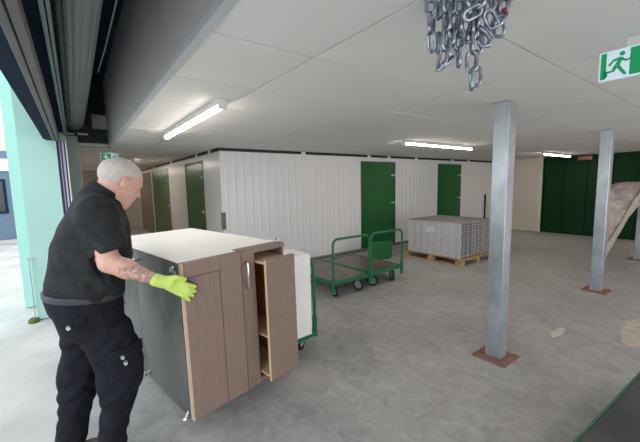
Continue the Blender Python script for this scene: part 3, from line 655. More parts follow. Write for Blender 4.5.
# ------------------------------------------------------------------ surface nets for organic shapes
class SDF:
    def __init__(s, lo, hi, h):
        s.lo = np.array(lo, np.float32); s.h = h; s.n = np.ceil((np.array(hi)-np.array(lo))/h).astype(int)+1
        s.f = np.full(tuple(s.n), 1.0, np.float32)
    def region(s, lo, hi):
        a = np.clip(np.floor((np.array(lo)-s.lo)/s.h).astype(int), 0, s.n-1); b = np.clip(np.ceil((np.array(hi)-s.lo)/s.h).astype(int)+1, 1, s.n)
        sl = tuple(slice(a[i], max(b[i], a[i]+1)) for i in range(3))
        g = [s.lo[i] + s.h*np.arange(sl[i].start, sl[i].stop, dtype=np.float32) for i in range(3)]
        return sl, g[0][:, None, None], g[1][None, :, None], g[2][None, None, :]
    def put(s, sl, d, k, op):
        f = s.f[sl]
        if op == 'add':
            if k > 0:
                h = np.clip(0.5+0.5*(f-d)/k, 0, 1); s.f[sl] = f*(1-h)+d*h - k*h*(1-h)
            else: s.f[sl] = np.minimum(f, d)
        elif op == 'sub':
            if k > 0:
                h = np.clip(0.5-0.5*(f+d)/k, 0, 1); s.f[sl] = f*(1-h)-d*h + k*h*(1-h)
            else: s.f[sl] = np.maximum(f, -d)
    def cap(s, a, b, ra, rb=None, k=0.02, op='add'):
        rb = ra if rb is None else rb; a = np.array(a, float); b = np.array(b, float); m = max(ra, rb)+2*k+3*s.h
        sl, X, Y, Z = s.region(np.minimum(a, b)-m, np.maximum(a, b)+m)
        ba = b-a; L = float(ba@ba)+1e-9
        t = np.clip(((X-a[0])*ba[0]+(Y-a[1])*ba[1]+(Z-a[2])*ba[2])/L, 0, 1)
        d = np.sqrt((X-a[0]-ba[0]*t)**2+(Y-a[1]-ba[1]*t)**2+(Z-a[2]-ba[2]*t)**2) - (ra+(rb-ra)*t)
        s.put(sl, d, k, op)
    def ell(s, c, r, Rm=None, k=0.02, op='add'):
        c = np.array(c, float); r = np.array(r, float); m = r.max()+2*k+3*s.h
        sl, X, Y, Z = s.region(c-m, c+m); Rm = np.eye(3) if Rm is None else Rm  # rows are local axes
        dx, dy, dz = X-c[0], Y-c[1], Z-c[2]
        q = [(Rm[i][0]*dx+Rm[i][1]*dy+Rm[i][2]*dz) for i in range(3)]
        k0 = np.sqrt(sum((q[i]/r[i])**2 for i in range(3))); k1 = np.sqrt(sum((q[i]/r[i]**2)**2 for i in range(3)))+1e-6
        s.put(sl, k0*(k0-1)/k1, k, op)
    def stack(s, rows, k=0.02, grow=0.0, op='add', extra=None, zcut=None):
        # rows: (z, cx, cy, rx, ry)
        A = np.array(rows, float); A = A[A[:, 0].argsort()]
        m = 0.03+2*k+abs(grow)
        lo = (A[:, 1].min()-A[:, 3].max()-m, A[:, 2].min()-A[:, 4].max()-m, A[0, 0]-m); hi = (A[:, 1].max()+A[:, 3].max()+m, A[:, 2].max()+A[:, 4].max()+m, A[-1, 0]+m)
        sl, X, Y, Z = s.region(lo, hi); z = Z[0, 0]
        def it(i):
            zz = np.clip(z, A[0, 0], A[-1, 0]); return np.interp(zz, A[:, 0], A[:, i])[None, None, :].astype(np.float32)
        rx, ry = it(3)+grow, it(4)+grow
        qx, qy = (X-it(1))/rx, (Y-it(2))/ry
        k0 = np.sqrt(qx**2+qy**2); k1 = np.sqrt((qx/rx)**2+(qy/ry)**2)+1e-6
        d = k0*(k0-1)/k1
        dz = np.maximum(A[0, 0]-Z, Z-A[-1, 0]); d = np.maximum(d, dz)
        if extra is not None: d = d + extra(X, Y, Z)
        if zcut is not None: d = np.maximum(d, zcut(X, Y, Z))
        s.put(sl, d.astype(np.float32), k, op)
    def mesh(s, name, off=(0, 0, 0), smooth_it=1):
        f = s.f; ins = f < 0; nx, ny, nz = f.shape
        c = np.zeros((nx-1, ny-1, nz-1), np.int8)
        for dx in (0, 1):
            for dy in (0, 1):
                for dz in (0, 1): c += ins[dx:nx-1+dx, dy:ny-1+dy, dz:nz-1+dz]
        act = (c > 0) & (c < 8); idx = -np.ones(act.shape, np.int32); I = np.argwhere(act); idx[act] = np.arange(len(I))
        acc = np.zeros((len(I), 3)); cnt = np.zeros(len(I))
        co = [(0, 0, 0), (1, 0, 0), (0, 1, 0), (1, 1, 0), (0, 0, 1), (1, 0, 1), (0, 1, 1), (1, 1, 1)]
        val = [f[I[:, 0]+a, I[:, 1]+b, I[:, 2]+cc] for a, b, cc in co]
        for a, b in ((0, 1), (2, 3), (4, 5), (6, 7), (0, 2), (1, 3), (4, 6), (5, 7), (0, 4), (1, 5), (2, 6), (3, 7)):
            va, vb = val[a], val[b]; msk = (va < 0) != (vb < 0); t = np.where(msk, va/(va-vb+1e-12), 0)
            P = np.array(co[a])[None]+t[:, None]*(np.array(co[b])-np.array(co[a]))[None]; acc += P*msk[:, None]; cnt += msk
        V = (I + acc/cnt[:, None])*s.h + s.lo
        F = []
        for ax in range(3):
            o = [i for i in range(3) if i != ax]
            a = np.take(ins, range(0, f.shape[ax]-1), ax); b = np.take(ins, range(1, f.shape[ax]), ax)
            E = np.argwhere(a != b); E = E[(E[:, o[0]] > 0) & (E[:, o[1]] > 0) & (E[:, o[0]] < f.shape[o[0]]-1) & (E[:, o[1]] < f.shape[o[1]]-1)]
            fl = a[E[:, 0], E[:, 1], E[:, 2]]
            def g(d0, d1):
                q = E.copy(); q[:, o[0]] -= d0; q[:, o[1]] -= d1; return idx[q[:, 0], q[:, 1], q[:, 2]]
            quad = np.stack([g(0, 0), g(1, 0), g(1, 1), g(0, 1)], 1)
            if ax == 1: fl = ~fl
            quad[fl] = quad[fl][:, ::-1]; F.append(quad)
        F = np.concatenate(F); F = F[(F >= 0).all(1)][:, ::-1]
        # light smoothing along edges
        for _ in range(smooth_it):
            sm = np.zeros_like(V); n = np.zeros(len(V))
            for i in range(4):
                a, b = F[:, i], F[:, (i+1) % 4]
                np.add.at(sm, a, V[b]); np.add.at(n, a, 1)
                np.add.at(sm, b, V[a]); np.add.at(n, b, 1)
            V = 0.5*V + 0.5*sm/np.maximum(n, 1)[:, None]
        V = V-np.array(off)
        me = bpy.data.meshes.new(name); me.vertices.add(len(V)); me.vertices.foreach_set('co', V.astype(np.float32).ravel())
        me.loops.add(F.size); me.loops.foreach_set('vertex_index', F.astype(np.int32).ravel())
        me.polygons.add(len(F)); me.polygons.foreach_set('loop_start', np.arange(0, F.size, 4, dtype=np.int32)); me.polygons.foreach_set('loop_total', np.full(len(F), 4, np.int32))
        me.polygons.foreach_set('use_smooth', np.ones(len(F), bool)); me.update(calc_edges=True); me.validate()
        return me

# ------------------------------------------------------------------ the man
PB = (0.0, 2.28, 0.0)
man = empty('person', PB, 0, 'grey-haired man in black polo and cargo trousers steadying the kitchen units with a gloved hand', 'person')
CY = 2.28
th, ya = R(27), R(12)
Fv = np.array([math.cos(th)*math.cos(ya), math.cos(th)*math.sin(ya), -math.sin(th)])
Sv = np.array([-math.sin(ya), math.cos(ya), 0.0]); Uv = np.cross(Fv, Sv)
HR = np.stack([Fv, Sv, Uv]); HC = np.array([0.222, CY, 1.683])
def H(a, b, c): return HC + Fv*a + Sv*b + Uv*c
torso = [(0.98, -0.002, CY, 0.180, 0.19), (1.05, 0.005, CY, 0.182, 0.20), (1.14, 0.018, CY, 0.190, 0.205), (1.25, 0.045, CY, 0.197, 0.21), (1.34, 0.062, CY, 0.190, 0.215),
         (1.44, 0.075, CY, 0.165, 0.222), (1.51, 0.088, CY, 0.140, 0.215), (1.565, 0.095, CY, 0.115, 0.185), (1.61, 0.10, CY, 0.080, 0.11)]
hips = [(0.78, 0.06, CY, 0.08, 0.15), (0.85, 0.045, CY, 0.12, 0.18), (0.91, 0.022, CY, 0.155, 0.195), (0.98, 0.005, CY, 0.177, 0.197), (1.075, 0.0, CY, 0.186, 0.20)]
legR = [(0.045, 0.055, 2.175, 0.066, 0.062), (0.12, 0.056, 2.175, 0.066, 0.064), (0.24, 0.063, 2.175, 0.070, 0.068), (0.38, 0.100, 2.18, 0.082, 0.076), (0.50, 0.124, 2.18, 0.112, 0.086),
        (0.62, 0.130, 2.185, 0.122, 0.096), (0.76, 0.100, 2.19, 0.128, 0.102), (0.88, 0.07, 2.195, 0.128, 0.105)]
legL = [(0.045, -0.150, 2.40, 0.072, 0.064), (0.12, -0.146, 2.40, 0.076, 0.066), (0.28, -0.115, 2.40, 0.080, 0.072), (0.40, -0.090, 2.39, 0.092, 0.082), (0.54, -0.070, 2.385, 0.104, 0.09),
        (0.69, -0.028, 2.38, 0.112, 0.10), (0.88, 0.0, 2.37, 0.14, 0.105)]
SHR, ELR, WRR = (0.085, 2.075, 1.53), (0.115, 2.035, 1.262), (0.333, 1.975, 1.135)
SHL, ELL, WRL = (0.085, 2.485, 1.53), (0.16, 2.60, 1.25), (0.155, 2.585, 1.0)
# hand geometry (right): back of the hand towards the camera
KN = [(0.430, 1.962, 1.108), (0.437, 1.958, 1.088), (0.436, 1.960, 1.067), (0.428, 1.965, 1.047)]
MI = [(0.478, 1.955, 1.086), (0.482, 1.953, 1.062), (0.476, 1.955, 1.040), (0.462, 1.960, 1.020)]
TI = [(0.524, 1.968, 1.064), (0.522, 1.967, 1.036), (0.508, 1.967, 1.012), (0.486, 1.969, 0.992)]
def hand(sd, g, wr, kn, mi, ti, th):
    wr = np.array(wr)
    sd.cap(wr, np.array(wr)*0.5+np.array(kn[1])*0.5, 0.027+g, 0.030+g, 0.01)
    for a in kn: sd.cap(wr*0.55+np.array(a)*0.45, a, 0.018+g, 0.0125+g, 0.01)
    for a, b, c in zip(kn, mi, ti): sd.cap(a, b, 0.0105+g, 0.0098+g, 0.003); sd.cap(b, c, 0.0096+g, 0.008+g, 0.003)
    sd.cap(th[0], th[1], 0.016+g, 0.0125+g, 0.008); sd.cap(th[1], th[2], 0.0115+g, 0.0095+g, 0.003)
TH = [(0.365, 1.965, 1.137), (0.420, 1.950, 1.140), (0.468, 1.958, 1.120)]
# body: one continuous surface
B = SDF((-0.30, 1.88, 0.0), (0.56, 2.70, 1.88), 0.007)
B.stack(torso, 0.03, -0.02); B.stack(hips, 0.03, -0.02); B.stack(legR, 0.03, -0.022); B.stack(legL, 0.03, -0.022)
B.cap((0.055, 2.175, 0.05), (0.18, 2.165, 0.04), 0.035, 0.03, 0.02); B.cap((-0.15, 2.40, 0.05), (-0.02, 2.40, 0.04), 0.035, 0.03, 0.02)
B.cap((0.09, CY, 1.55), H(-0.03, 0, -0.03), 0.078, 0.070, 0.04)
B.cap(SHR, ELR, 0.062, 0.050, 0.03); B.cap(ELR, tuple(np.array(ELR)*0.65+np.array(WRR)*0.35), 0.052, 0.051, 0.02); B.cap(tuple(np.array(ELR)*0.65+np.array(WRR)*0.35), WRR, 0.050, 0.029, 0.02)
B.cap(SHL, ELL, 0.062, 0.048, 0.03); B.cap(ELL, WRL, 0.046, 0.029, 0.02)
B.ell(H(-0.012, 0, 0.040), (0.118, 0.092, 0.100), HR, 0.02)
B.ell(H(0.028, 0, -0.040), (0.080, 0.070, 0.092), HR, 0.03)
B.cap(H(0.055, -0.012, -0.112), H(0.055, 0.012, -0.112), 0.032, 0.032, 0.03)
B.cap(H(-0.01, -0.045, -0.085), H(0.05, -0.022, -0.11), 0.026, 0.022, 0.03); B.cap(H(-0.01, 0.045, -0.085), H(0.05, 0.022, -0.11), 0.026, 0.022, 0.03)
B.cap(H(0.0, 0, -0.09), H(0.045, 0, -0.10), 0.045, 0.03, 0.03)
B.cap(H(0.092, -0.034, 0.022), H(0.092, 0.034, 0.022), 0.015, 0.015, 0.02)
for s_ in (-1, 1): B.ell(H(0.108, s_*0.034, -0.002), (0.014, 0.018, 0.013), HR, 0.012, 'sub')
for s_ in (-1, 1): B.ell(H(0.070, s_*0.045, -0.03), (0.025, 0.022, 0.024), HR, 0.02)
B.cap(H(0.098, 0, 0.005), H(0.122, 0, -0.030), 0.010, 0.013, 0.012)
for s_ in (-1, 1): B.cap(H(0.104, s_*0.012, -0.036), H(0.108, s_*0.012, -0.036), 0.010, 0.010, 0.008)
B.cap(H(0.090, -0.018, -0.066), H(0.090, 0.018, -0.066), 0.012, 0.012, 0.008)
B.cap(H(0.088, -0.015, -0.080), H(0.088, 0.015, -0.080), 0.011, 0.011, 0.008)
B.ell(H(0.104, 0, -0.073), (0.010, 0.022, 0.003), HR, 0.003, 'sub')
for s_ in (-1, 1):
    B.ell(H(-0.004, s_*0.096, -0.006), (0.023, 0.014, 0.037), HR, 0.005); B.ell(H(0.003, s_*0.111, -0.002), (0.010, 0.008, 0.018), HR, 0.004, 'sub')
hand(B, -0.002, WRR, KN, MI, TI, TH)
KL = [(0.178, 2.575, 0.925), (0.178, 2.597, 0.918), (0.176, 2.618, 0.916), (0.172, 2.636, 0.92)]
ML = [(0.200, 2.570, 0.895), (0.202, 2.593, 0.885), (0.198, 2.616, 0.882), (0.192, 2.636, 0.89)]
TL = [(0.215, 2.568, 0.868), (0.218, 2.591, 0.853), (0.213, 2.615, 0.851), (0.203, 2.636, 0.864)]
hand(B, 0.0, WRL, KL, ML, TL, [(0.165, 2.565, 0.965), (0.188, 2.545, 0.945), (0.208, 2.545, 0.925)])
body = link('body', B.mesh('body', PB, 1), M['skin'], man)
for s_ in (-1, 1):
    bm = bmesh.new(); bmesh.ops.create_uvsphere(bm, u_segments=10, v_segments=8, radius=0.011)
    q = H(0.086, s_*0.033, -0.002); link('eye', bm_mesh(bm, 'eye', True), M['eye'], body, (q[0]-PB[0], q[1]-PB[1], q[2]-PB[2]))
# hair: a cropped cap over the skull
G = SDF((0.02, CY-0.16, 1.56), (0.42, CY+0.16, 1.90), 0.005)
G.ell(H(-0.012, 0, 0.038), (0.1225, 0.0965, 0.1035), HR, 0.0)
sl, X, Y, Z = G.region(G.lo, G.lo+G.h*G.n)
a = (X-HC[0])*Fv[0]+(Y-HC[1])*Fv[1]+(Z-HC[2])*Fv[2]; u_ = (X-HC[0])*Uv[0]+(Y-HC[1])*Uv[1]+(Z-HC[2])*Uv[2]; sd_ = np.abs((X-HC[0])*Sv[0]+(Y-HC[1])*Sv[1])
cut = np.maximum(0.040 - u_ + np.clip(a-0.0, 0, 1)*0.55, -1) ; back = -(u_+0.055)
hl = np.maximum(np.where(a > -0.030, 0.036 + a*0.42 - u_, -0.050 - u_), a-0.088+u_*0.25)
G.f = np.maximum(G.f, hl.astype(np.float32)); G.f = (G.f + 0.0016*np.sin(X*310)*np.sin(Y*290)*np.sin(Z*260)).astype(np.float32)
link('hair', G.mesh('hair', PB, 1), M['hair'], man)
# polo shirt
T = SDF((-0.24, 1.93, 0.98), (0.34, 2.68, 1.70), 0.0065)
fold = lambda X, Y, Z: 0.005*np.sin(Z*34+X*26+Y*9+1.8*np.sin(X*17+Z*5))*np.clip((1.5-Z)*3, 0, 1) + 0.003*np.sin(X*55-Z*22+Y*30)
hem = lambda X, Y, Z: (1.085 - 0.16*X) - 0.045 - Z
T.stack(torso[1:], 0.03, 0.006, extra=fold)
T.cap((0.07, CY-0.10, 1.565), SHR, 0.06, 0.080, 0.07); T.cap((0.07, CY+0.10, 1.565), SHL, 0.06, 0.078, 0.07)
T.cap(SHR, (0.135, 2.035, 1.355), 0.078, 0.076, 0.06); T.cap(SHL, (0.13, 2.55, 1.36), 0.080, 0.070, 0.035)
T.cap((0.065, CY, 1.57), (0.115, CY, 1.625), 0.078, 0.080, 0.03)
sl, X, Y, Z = T.region(T.lo, T.lo+T.h*T.n)
T.f = np.maximum(T.f, (1.045 - 0.15*X - Z).astype(np.float32))
# sleeve openings: cut the capsule ends flat
for e0, e1 in (((0.085, 2.075, 1.53), (0.140, 2.035, 1.325)), ((0.085, 2.485, 1.53), (0.14, 2.56, 1.33))):
    d = np.array(e1)-np.array(e0); Ln = np.linalg.norm(d); d /= Ln
    t = (X-e0[0])*d[0]+(Y-e0[1])*d[1]+(Z-e0[2])*d[2]; rr = np.sqrt((X-e0[0]-d[0]*t)**2+(Y-e0[1]-d[1]*t)**2+(Z-e0[2]-d[2]*t)**2)
    side = (Y < 2.09) if e0[1] < CY else (Y > 2.50)
    T.f = np.where((t > Ln) & side & (rr < 0.12), np.maximum(T.f, t-Ln), T.f).astype(np.float32)
# neck opening
nd = H(-0.03, 0, -0.03) - np.array((0.09, CY, 1.55)); nd /= np.linalg.norm(nd)
tt = (X-0.09)*nd[0]+(Y-CY)*nd[1]+(Z-1.55)*nd[2]
T.f = np.maximum(T.f, (tt-0.095)).astype(np.float32)
shirt = link('polo_shirt', T.mesh('polo_shirt', PB, 1), M['shirt'], man)
# collar
K = SDF((-0.06, CY-0.16, 1.46), (0.32, CY+0.16, 1.76), 0.005)
c0 = np.array((0.080, CY, 1.545)) + nd*0.068
sl, X, Y, Z = K.region(K.lo, K.lo+K.h*K.n)
t = (X-c0[0])*nd[0]+(Y-c0[1])*nd[1]+(Z-c0[2])*nd[2]; rr = np.sqrt((X-c0[0]-nd[0]*t)**2+(Y-c0[1]-nd[1]*t)**2+(Z-c0[2]-nd[2]*t)**2)
K.f = np.maximum(np.abs(rr-(0.094-0.22*np.clip(t, 0, 1)))-0.006, np.abs(t-0.032)-0.030).astype(np.float32)
link('collar', K.mesh('collar', PB, 1), M['shirt'], shirt)
# trousers
Q = SDF((-0.27, 2.03, 0.03), (0.31, 2.53, 1.12), 0.0065)
f2 = lambda X, Y, Z: 0.005*np.sin(Z*47+X*31+2.2*np.sin(Z*13+Y*19)+1.5*np.sin(X*23))*np.clip((0.95-Z)*3, 0.2, 1)*(0.4+0.6*np.sin(Z*9+X*11+1.0)**2) + 0.003*np.sin(X*64-Z*41+Y*27+np.sin(Z*21)*2)
Q.stack(hips, 0.05, 0.004, extra=lambda X, Y, Z: 0.002*np.sin(Z*40+X*30)); Q.stack(legR, 0.03, 0.004, extra=f2); Q.stack(legL, 0.03, 0.004, extra=f2)
Q.cap((-0.035, 2.24, 0.90), (-0.035, 2.36, 0.90), 0.10, 0.10, 0.05)
tro = link('cargo_trousers', Q.mesh('cargo_trousers', PB, 1), M['trousers'], man)
def patch(name, rows, x0, x1, z0, z1, ymax, grow, m, parent, extra=None):
    Pq = SDF((x0-0.01, 2.03, z0-0.01), (x1+0.01, ymax+0.01, z1+0.01), 0.005)
    Pq.stack(rows, 0.0, grow, extra=extra)
    sl, X, Y, Z = Pq.region(Pq.lo, Pq.lo+Pq.h*Pq.n)
    Pq.f = np.maximum(np.maximum(np.maximum(Pq.f, x0-X+0*Z), X-x1), np.maximum(np.maximum(z0-Z, Z-z1), Y-ymax)).astype(np.float32)
    return link(name, Pq.mesh(name, PB, 1), m, parent)
patch('cargo_pocket', legR, 0.07, 0.245, 0.57, 0.74, 2.16, 0.018, M['trousers'], tro)
patch('pocket_flap', legR, 0.065, 0.25, 0.70, 0.76, 2.16, 0.028, M['trousers'], tro)
patch('rear_pocket_flap', hips, -0.14, -0.005, 0.935, 0.985, 2.25, 0.013, M['trousers'], tro)
patch('hip_pocket', hips, 0.05, 0.17, 0.80, 0.98, 2.2, 0.012, M['trousers'], tro)
for (x, y, z) in ((0.137, 2.055, 0.715), (0.150, 2.060, 0.675), (-0.085, 2.092, 0.935)):
    bm = bmesh.new(); bmesh.ops.create_cone(bm, cap_ends=True, segments=12, radius1=0.011, radius2=0.009, depth=0.02, matrix=Matrix.Rotation(R(90), 4, 'X'))
    link('snap', bm_mesh(bm, 'snap', True), M['rim'], tro, (x-PB[0], y-PB[1]+0.003, z))
# belt
Bt = SDF((-0.25, 2.04, 1.0), (0.25, 2.52, 1.13), 0.005)
Bt.stack([(0.96, 0.0, CY, 0.190, 0.200), (1.14, 0.0, CY, 0.187, 0.20)], 0.0, 0.006)
sl, X, Y, Z = Bt.region(Bt.lo, Bt.lo+Bt.h*Bt.n)
Bt.f = np.maximum(Bt.f, np.abs(Z-(1.062-0.12*X))-0.018).astype(np.float32)
bt = link('belt', Bt.mesh('belt', PB, 1), M['belt'], man)
# glove
Gl = SDF((0.28, 1.90, 0.96), (0.56, 2.03, 1.20), 0.0035)
hand(Gl, 0.0035, (0.340, 1.975, 1.131), KN, MI, TI, TH); Gl.cap((0.318, 1.975, 1.143), (0.350, 1.973, 1.125), 0.036, 0.034, 0.01)
gm = Gl.mesh('work_glove', PB, 1); gv = link('work_glove', gm, M['glove'], man); gm.materials.append(M['grip'])
gp = SDF((0.42, 1.93, 0.97), (0.56, 2.02, 1.16), 0.0035)
for a, b in zip(MI, TI):
    a = np.array(a); b = np.array(b); gp.cap(b*0.85+a*0.15 + np.array((0.0, 0.004, 0)), b + np.array((0.004, 0.004, -0.001)), 0.0135, 0.0125, 0.002)
gp.cap((0.462, 1.966, 1.118), (0.478, 1.968, 1.112), 0.0145, 0.013, 0.002); gp.cap((0.495, 1.975, 1.095), (0.515, 1.977, 1.07), 0.014, 0.012, 0.004)
g2 = link('fingertip_grip', gp.mesh('fingertip_grip', PB, 1), M['grip'], gv)
wd = np.array(WRR)-np.array(ELR); wd /= np.linalg.norm(wd); w0 = np.array(WRR)-wd*0.035
tube('wrist_strap', [tuple(w0-np.array(PB)), tuple(w0+wd*0.022-np.array(PB))], 0.0345, M['cuff'], man, 16)
# shoes
def shoe(hx, hy, label=None):
    Sh = SDF((hx-0.06, hy-0.07, 0.0), (hx+0.26, hy+0.07, 0.15), 0.005)
    Sh.cap((hx+0.02, hy, 0.05), (hx+0.10, hy, 0.045), 0.045, 0.042, 0.02); Sh.ell((hx+0.145, hy, 0.04), (0.085, 0.048, 0.036), None, 0.03); Sh.cap((hx+0.03, hy, 0.06), (hx+0.04, hy, 0.11), 0.046, 0.044, 0.02)
    o = link('shoe', Sh.mesh('shoe', PB, 1), M['shoe'], man)
    Ss = SDF((hx-0.06, hy-0.08, -0.02), (hx+0.26, hy+0.08, 0.04), 0.005)
    Ss.stack([(0.001, hx+0.095, hy, 0.138, 0.052), (0.022, hx+0.095, hy, 0.138, 0.053)], 0.0)
    link('sole', Ss.mesh('sole', PB, 1), M['sole'], o)
shoe(0.03, 2.175); shoe(-0.16, 2.40)

# ------------------------------------------------------------------ kitchen units on a cart
KA = R(10.3); KO = (0.480, 1.998, 0.205)
TILT = R(-0.9)
def korigin(u, n, z=0.0):
    return (KO[0]+u*math.cos(KA)-n*math.sin(KA), KO[1]+u*math.sin(KA)+n*math.cos(KA), KO[2]+z)
def unit_empty(name, u, n, z, label, cat, group=None, tilt=True):
    o = empty(name, korigin(u, n, z), KA, label, cat, group)
    if tilt: o.rotation_euler = (0, TILT, KA)
    return o
HT = 0.995
UA = unit_empty('kitchen_unit', 0, 0, 0, 'kitchen base unit lying on its side with a taupe framed door, under the gloved hand', 'cabinet', 'kitchen units on the cart')
W1 = 0.395
box('base_panel', -0.004, 0.016, 0.045, 0.80, 0.0, HT, M['grey_panel'], UA)
box('side_panel', 0.0, W1, 0.05, 0.80, HT-0.018, HT+0.004, M['melamine'], UA, 0.002)
box('lower_side_panel', 0.016, W1, 0.05, 0.80, 0.0, 0.018, M['melamine'], UA)
box('back_panel', 0.016, W1, 0.782, 0.80, 0.018, HT-0.018, M['melamine'], UA)
box('worktop_side_panel', W1-0.018, W1, 0.05, 0.782, 0.018, HT-0.018, M['melamine'], UA)
def shaker(name, w, h, parent, u0=0, n0=0.0, z0=0.0, fr=0.052, d=0.038, frr=None):
    frr = frr or fr
    bm = bmesh.new()
    add_box(bm, 0.006, w, 0.010, d, 0.0, h)                       # slab
    add_box(bm, w-frr, w, 0.0, 0.010, 0, h, 0.002)
    add_box(bm, 0.006, w-frr, 0.0, 0.010, h-0.085, h, 0.002)
    add_box(bm, 0.006, w-frr-0.005, 0.004, 0.012, 0.0, h-0.085-0.005, 0.001)
    o = link(name, bm_mesh(bm, name), M['brown'], parent, (u0, n0, z0))
    return o
dA = shaker('door', W1+0.004, HT+0.0, UA, frr=0.155)
box('edge_strip', -0.004, 0.006, 0.002, 0.036, 0, HT, M['beige_edge'], dA)
box('rail_strip', 0.006, W1, 0.036, 0.052, HT-0.03, HT+0.002, M['brown'], UA)
def foot(parent, u, n, z, name='adjustable_foot', ang=0.0, L=0.05):
    p = Vector((-math.cos(ang), -0.15, -math.sin(ang))).normalized()
    b0 = Vector((u, n, z))
    f = tube(name, [tuple(b0), tuple(b0+p*L)], 0.010, M['rim'], parent, 12)
    bm = bmesh.new(); add_tube(bm, [tuple(b0+p*(L-0.012)), tuple(b0+p*L)], 0.018, 14); link('foot_pad', bm_mesh(bm, 'foot_pad', True), M['chrome'], f)
    return f
foot(UA, -0.002, 0.085, HT-0.065, ang=-0.9, L=0.045); foot(UA, -0.002, 0.075, 0.03, ang=0.9, L=0.05)
foot(UA, -0.002, 0.70, 0.06, ang=0.3); foot(UA, -0.002, 0.70, HT-0.07)
# unit C behind A
UC = unit_empty('kitchen_unit', 0, 0.805, 0, 'kitchen base unit lying behind the one under the gloved hand, taupe door to the rear', 'cabinet', 'kitchen units on the cart')
box('base_panel', -0.004, 0.016, 0.0, 0.68, 0.0, HT, M['grey_panel'], UC); box('side_panel', 0.0, W1, 0.0, 0.69, HT-0.018, HT+0.004, M['melamine'], UC, 0.002)
box('lower_side_panel', 0.016, W1, 0.0, 0.69, 0.0, 0.018, M['melamine'], UC); box('back_panel', 0.016, W1, 0.0, 0.018, 0.018, HT-0.018, M['melamine'], UC); box('worktop_side_panel', W1-0.018, W1, 0.018, 0.69, 0.018, HT-0.018, M['melamine'], UC)
box('door', 0.0, W1, 0.70, 0.735, 0.0, HT+0.004, M['brown'], UC)
# unit B with handle and pulled-out drawer
UB = unit_empty('kitchen_unit', 0.405, 0, 0.0, 'kitchen unit lying on its side with a chrome handle and a drawer pulled open', 'cabinet', 'kitchen units on the cart')
W2 = 0.395; HB = HT+0.008
box('front_frame', 0.004, 0.112, 0.012, 0.05, 0.0, HB, M['brown'], UB, 0.002)
box('body_block', 0.004, 0.112, 0.05, 0.60, 0.018, HB-0.018, M['melamine'], UB)
box('side_panel', 0.0, W2, 0.118, 0.80, HB-0.018, HB, M['melamine'], UB, 0.002)
box('front_rail', 0.0, W2, 0.015, 0.117, HB-0.03, HB+0.002, M['brown'], UB, 0.002)
box('lower_side_panel', 0.112, W2, 0.03, 0.80, 0.0, 0.03, M['brown'], UB)
box('worktop_side_panel', W2-0.018, W2, 0.03, 0.80, 0.03, HB-0.03, M['brown'], UB)
box('back_panel', 0.112, W2-0.018, 0.782, 0.80, 0.03, HB-0.03, M['melamine'], UB)
hd = tube('handle', [(0.030, 0.010, 0.745), (0.030, -0.022, 0.75), (0.030, -0.026, 0.77), (0.030, -0.026, 0.90), (0.030, -0.022, 0.92), (0.030, 0.010, 0.925)], 0.008, M['chrome'], UB, 8)
foot(UB, W2-0.02, 0.10, HB-0.015, ang=-2.2, L=0.04)
dr = link('drawer', None, None, UB) if False else None
bm = bmesh.new(); add_box(bm, 0.0, 0.262, 0.0, 0.020, 0.0, 0.880, 0.002)
dro = link('drawer', bm_mesh(bm, 'drawer'), M['brown'], UB, (0.121, -0.105, 0.055))
for z_ in (0.02, 0.845): box('drawer_side', 0.004, 0.24, 0.020, 0.50, z_, z_+0.015, M['palewood'], dro)
boxes('drawer_lining', [(0.235, 0.248, 0.020, 0.50, 0.036, 0.844), (0.01, 0.235, 0.485, 0.50, 0.036, 0.844), (0.014, 0.235, 0.020, 0.027, 0.036, 0.844)], M['orange'], dro)
box('divider', 0.02, 0.235, 0.03, 0.48, 0.30, 0.312, M['palewood'], dro)
box('front_edge', -0.003, 0.001, 0.001, 0.020, 0.0, 0.880, M['palewood'], dro)
UD = unit_empty('kitchen_unit', 0.405, 0.805, 0.0, 'white-topped kitchen unit lying at the back of the cart, away from the man', 'cabinet', 'kitchen units on the cart')
boxes('carcass', [(0.0, W2, 0.0, 0.018, 0.0, HT-0.018), (W2-0.018, W2, 0.018, 0.72, 0.0, HT-0.018), (0.0, 0.018, 0.018, 0.72, 0.0, HT-0.018), (0.018, W2-0.018, 0.018, 0.72, 0.0, 0.018)], M['melamine'], UD)
box('side_panel', 0.0, W2, 0.0, 0.72, HT-0.018, HT+0.004, M['melamine'], UD, 0.002); box('door', 0.0, W2, 0.725, 0.745, 0.0, HT+0.002, M['melamine'], UD)
# upright white unit at the handle end
wu = empty('wall_cabinet', (1.50, 2.50, 0.205), R(3), 'narrow white cabinet standing at the handle end of the cart, right of the open drawer', 'cabinet')
box('carcass', 0.0, 0.235, 0.02, 0.36, 0.0, 0.79, M['melamine'], wu, 0.002); box('door', 0.002, 0.233, 0.0, 0.018, 0.004, 0.786, M['melamine'], wu, 0.003)
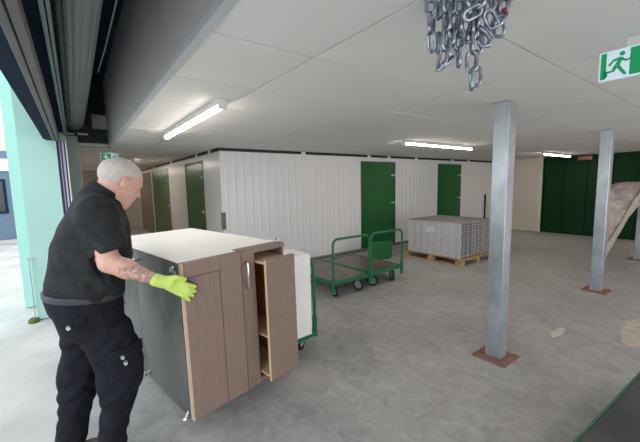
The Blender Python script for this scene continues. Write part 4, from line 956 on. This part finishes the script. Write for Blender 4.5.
# cart below
kc = empty('platform_cart', korigin(0.22, 0.32, -0.205), KA, 'green platform cart carrying the kitchen units', 'cart', 'green platform carts')
box('deck', 0.03, 1.17, 0.03, 0.97, 0.172, 0.200, M['deck'], kc)
boxes('frame', [(0, 1.2, 0, 0.03, 0.15, 0.203), (0, 1.2, 0.97, 1.0, 0.15, 0.203), (0, 0.03, 0.03, 0.97, 0.15, 0.203), (1.17, 1.2, 0.03, 0.97, 0.15, 0.203)], M['cartgreen'], kc, 0.003)
arch(kc, 0.90, 0.03, 1.215, 0.90, along='y', zb=0.14, r=0.016)
for (x, y, a) in ((0.12, 0.25, 0.2), (1.10, 0.12, 0.5), (0.12, 0.88, 0.2), (1.08, 0.88, 0.1)): caster(kc, x, y, a, 0.17)

# ------------------------------------------------------------------ leaning wrapped pad
lp = empty('leaning_pad', (8.55, 1.75, 0.0), R(-56), 'dusty pinkish padded panel with rounded top leaning against the far right column', 'padded panel')
# local x to the right as seen, z up, y away
def pad_poly(px):
    return [((a-622)*0.0193, (263-b)*0.0205) for a, b in px]
outer = pad_poly([(607, 263), (612, 263), (626, 228), (638, 206), (648, 196), (646, 189), (640, 187), (630, 186.5), (621, 188), (615, 191), (612, 197), (610.5, 206), (610, 225), (608, 245)])
bm = bmesh.new(); add_prism(bm, outer, 1, -0.13, 0.10); bmesh.ops.bevel(bm, geom=list(bm.edges), offset=0.03, segments=3, affect='EDGES')
link('padding', bm_mesh(bm, 'padding', True, 60), M['wrap'], lp)
edge = pad_poly([(608, 262), (613, 262), (627, 228), (637, 204), (646, 191), (642, 190), (634, 202), (623, 228), (612, 250)])
bm = bmesh.new(); add_prism(bm, edge, 1, -0.16, -0.11); link('pale_edge', bm_mesh(bm, 'pale_edge'), M['wrap_edge'], lp)
# floor marks
def blob(name, cx, cy, rx, ry, m, label, cat, seed, h=0.0015, n=48):
    rnd = random.Random(seed); bm = bmesh.new(); t = []
    for k in range(n):
        a = 2*math.pi*k/n; rr = 1+0.14*math.sin(2*a+seed)+0.10*math.sin(5*a+seed*2)+rnd.uniform(-0.04, 0.04); t.append((cx+rx*rr*math.cos(a), cy+ry*rr*math.sin(a)))
    add_prism(bm, t, 2, 0.0002, h); o = link(name, bm_mesh(bm, name), m); tag(o, label, cat); return o
blob('sand_spill', 4.95, 0.62, 0.62, 0.22, M['sand'], 'pale sandy dust spilled on the floor at the right edge', 'dust', 3)
blob('scuffed_film', 4.07, 1.22, 0.20, 0.035, M['paper'], 'thin pale scrap of film on the floor between the two nearer columns', 'scrap', 5, 0.004)
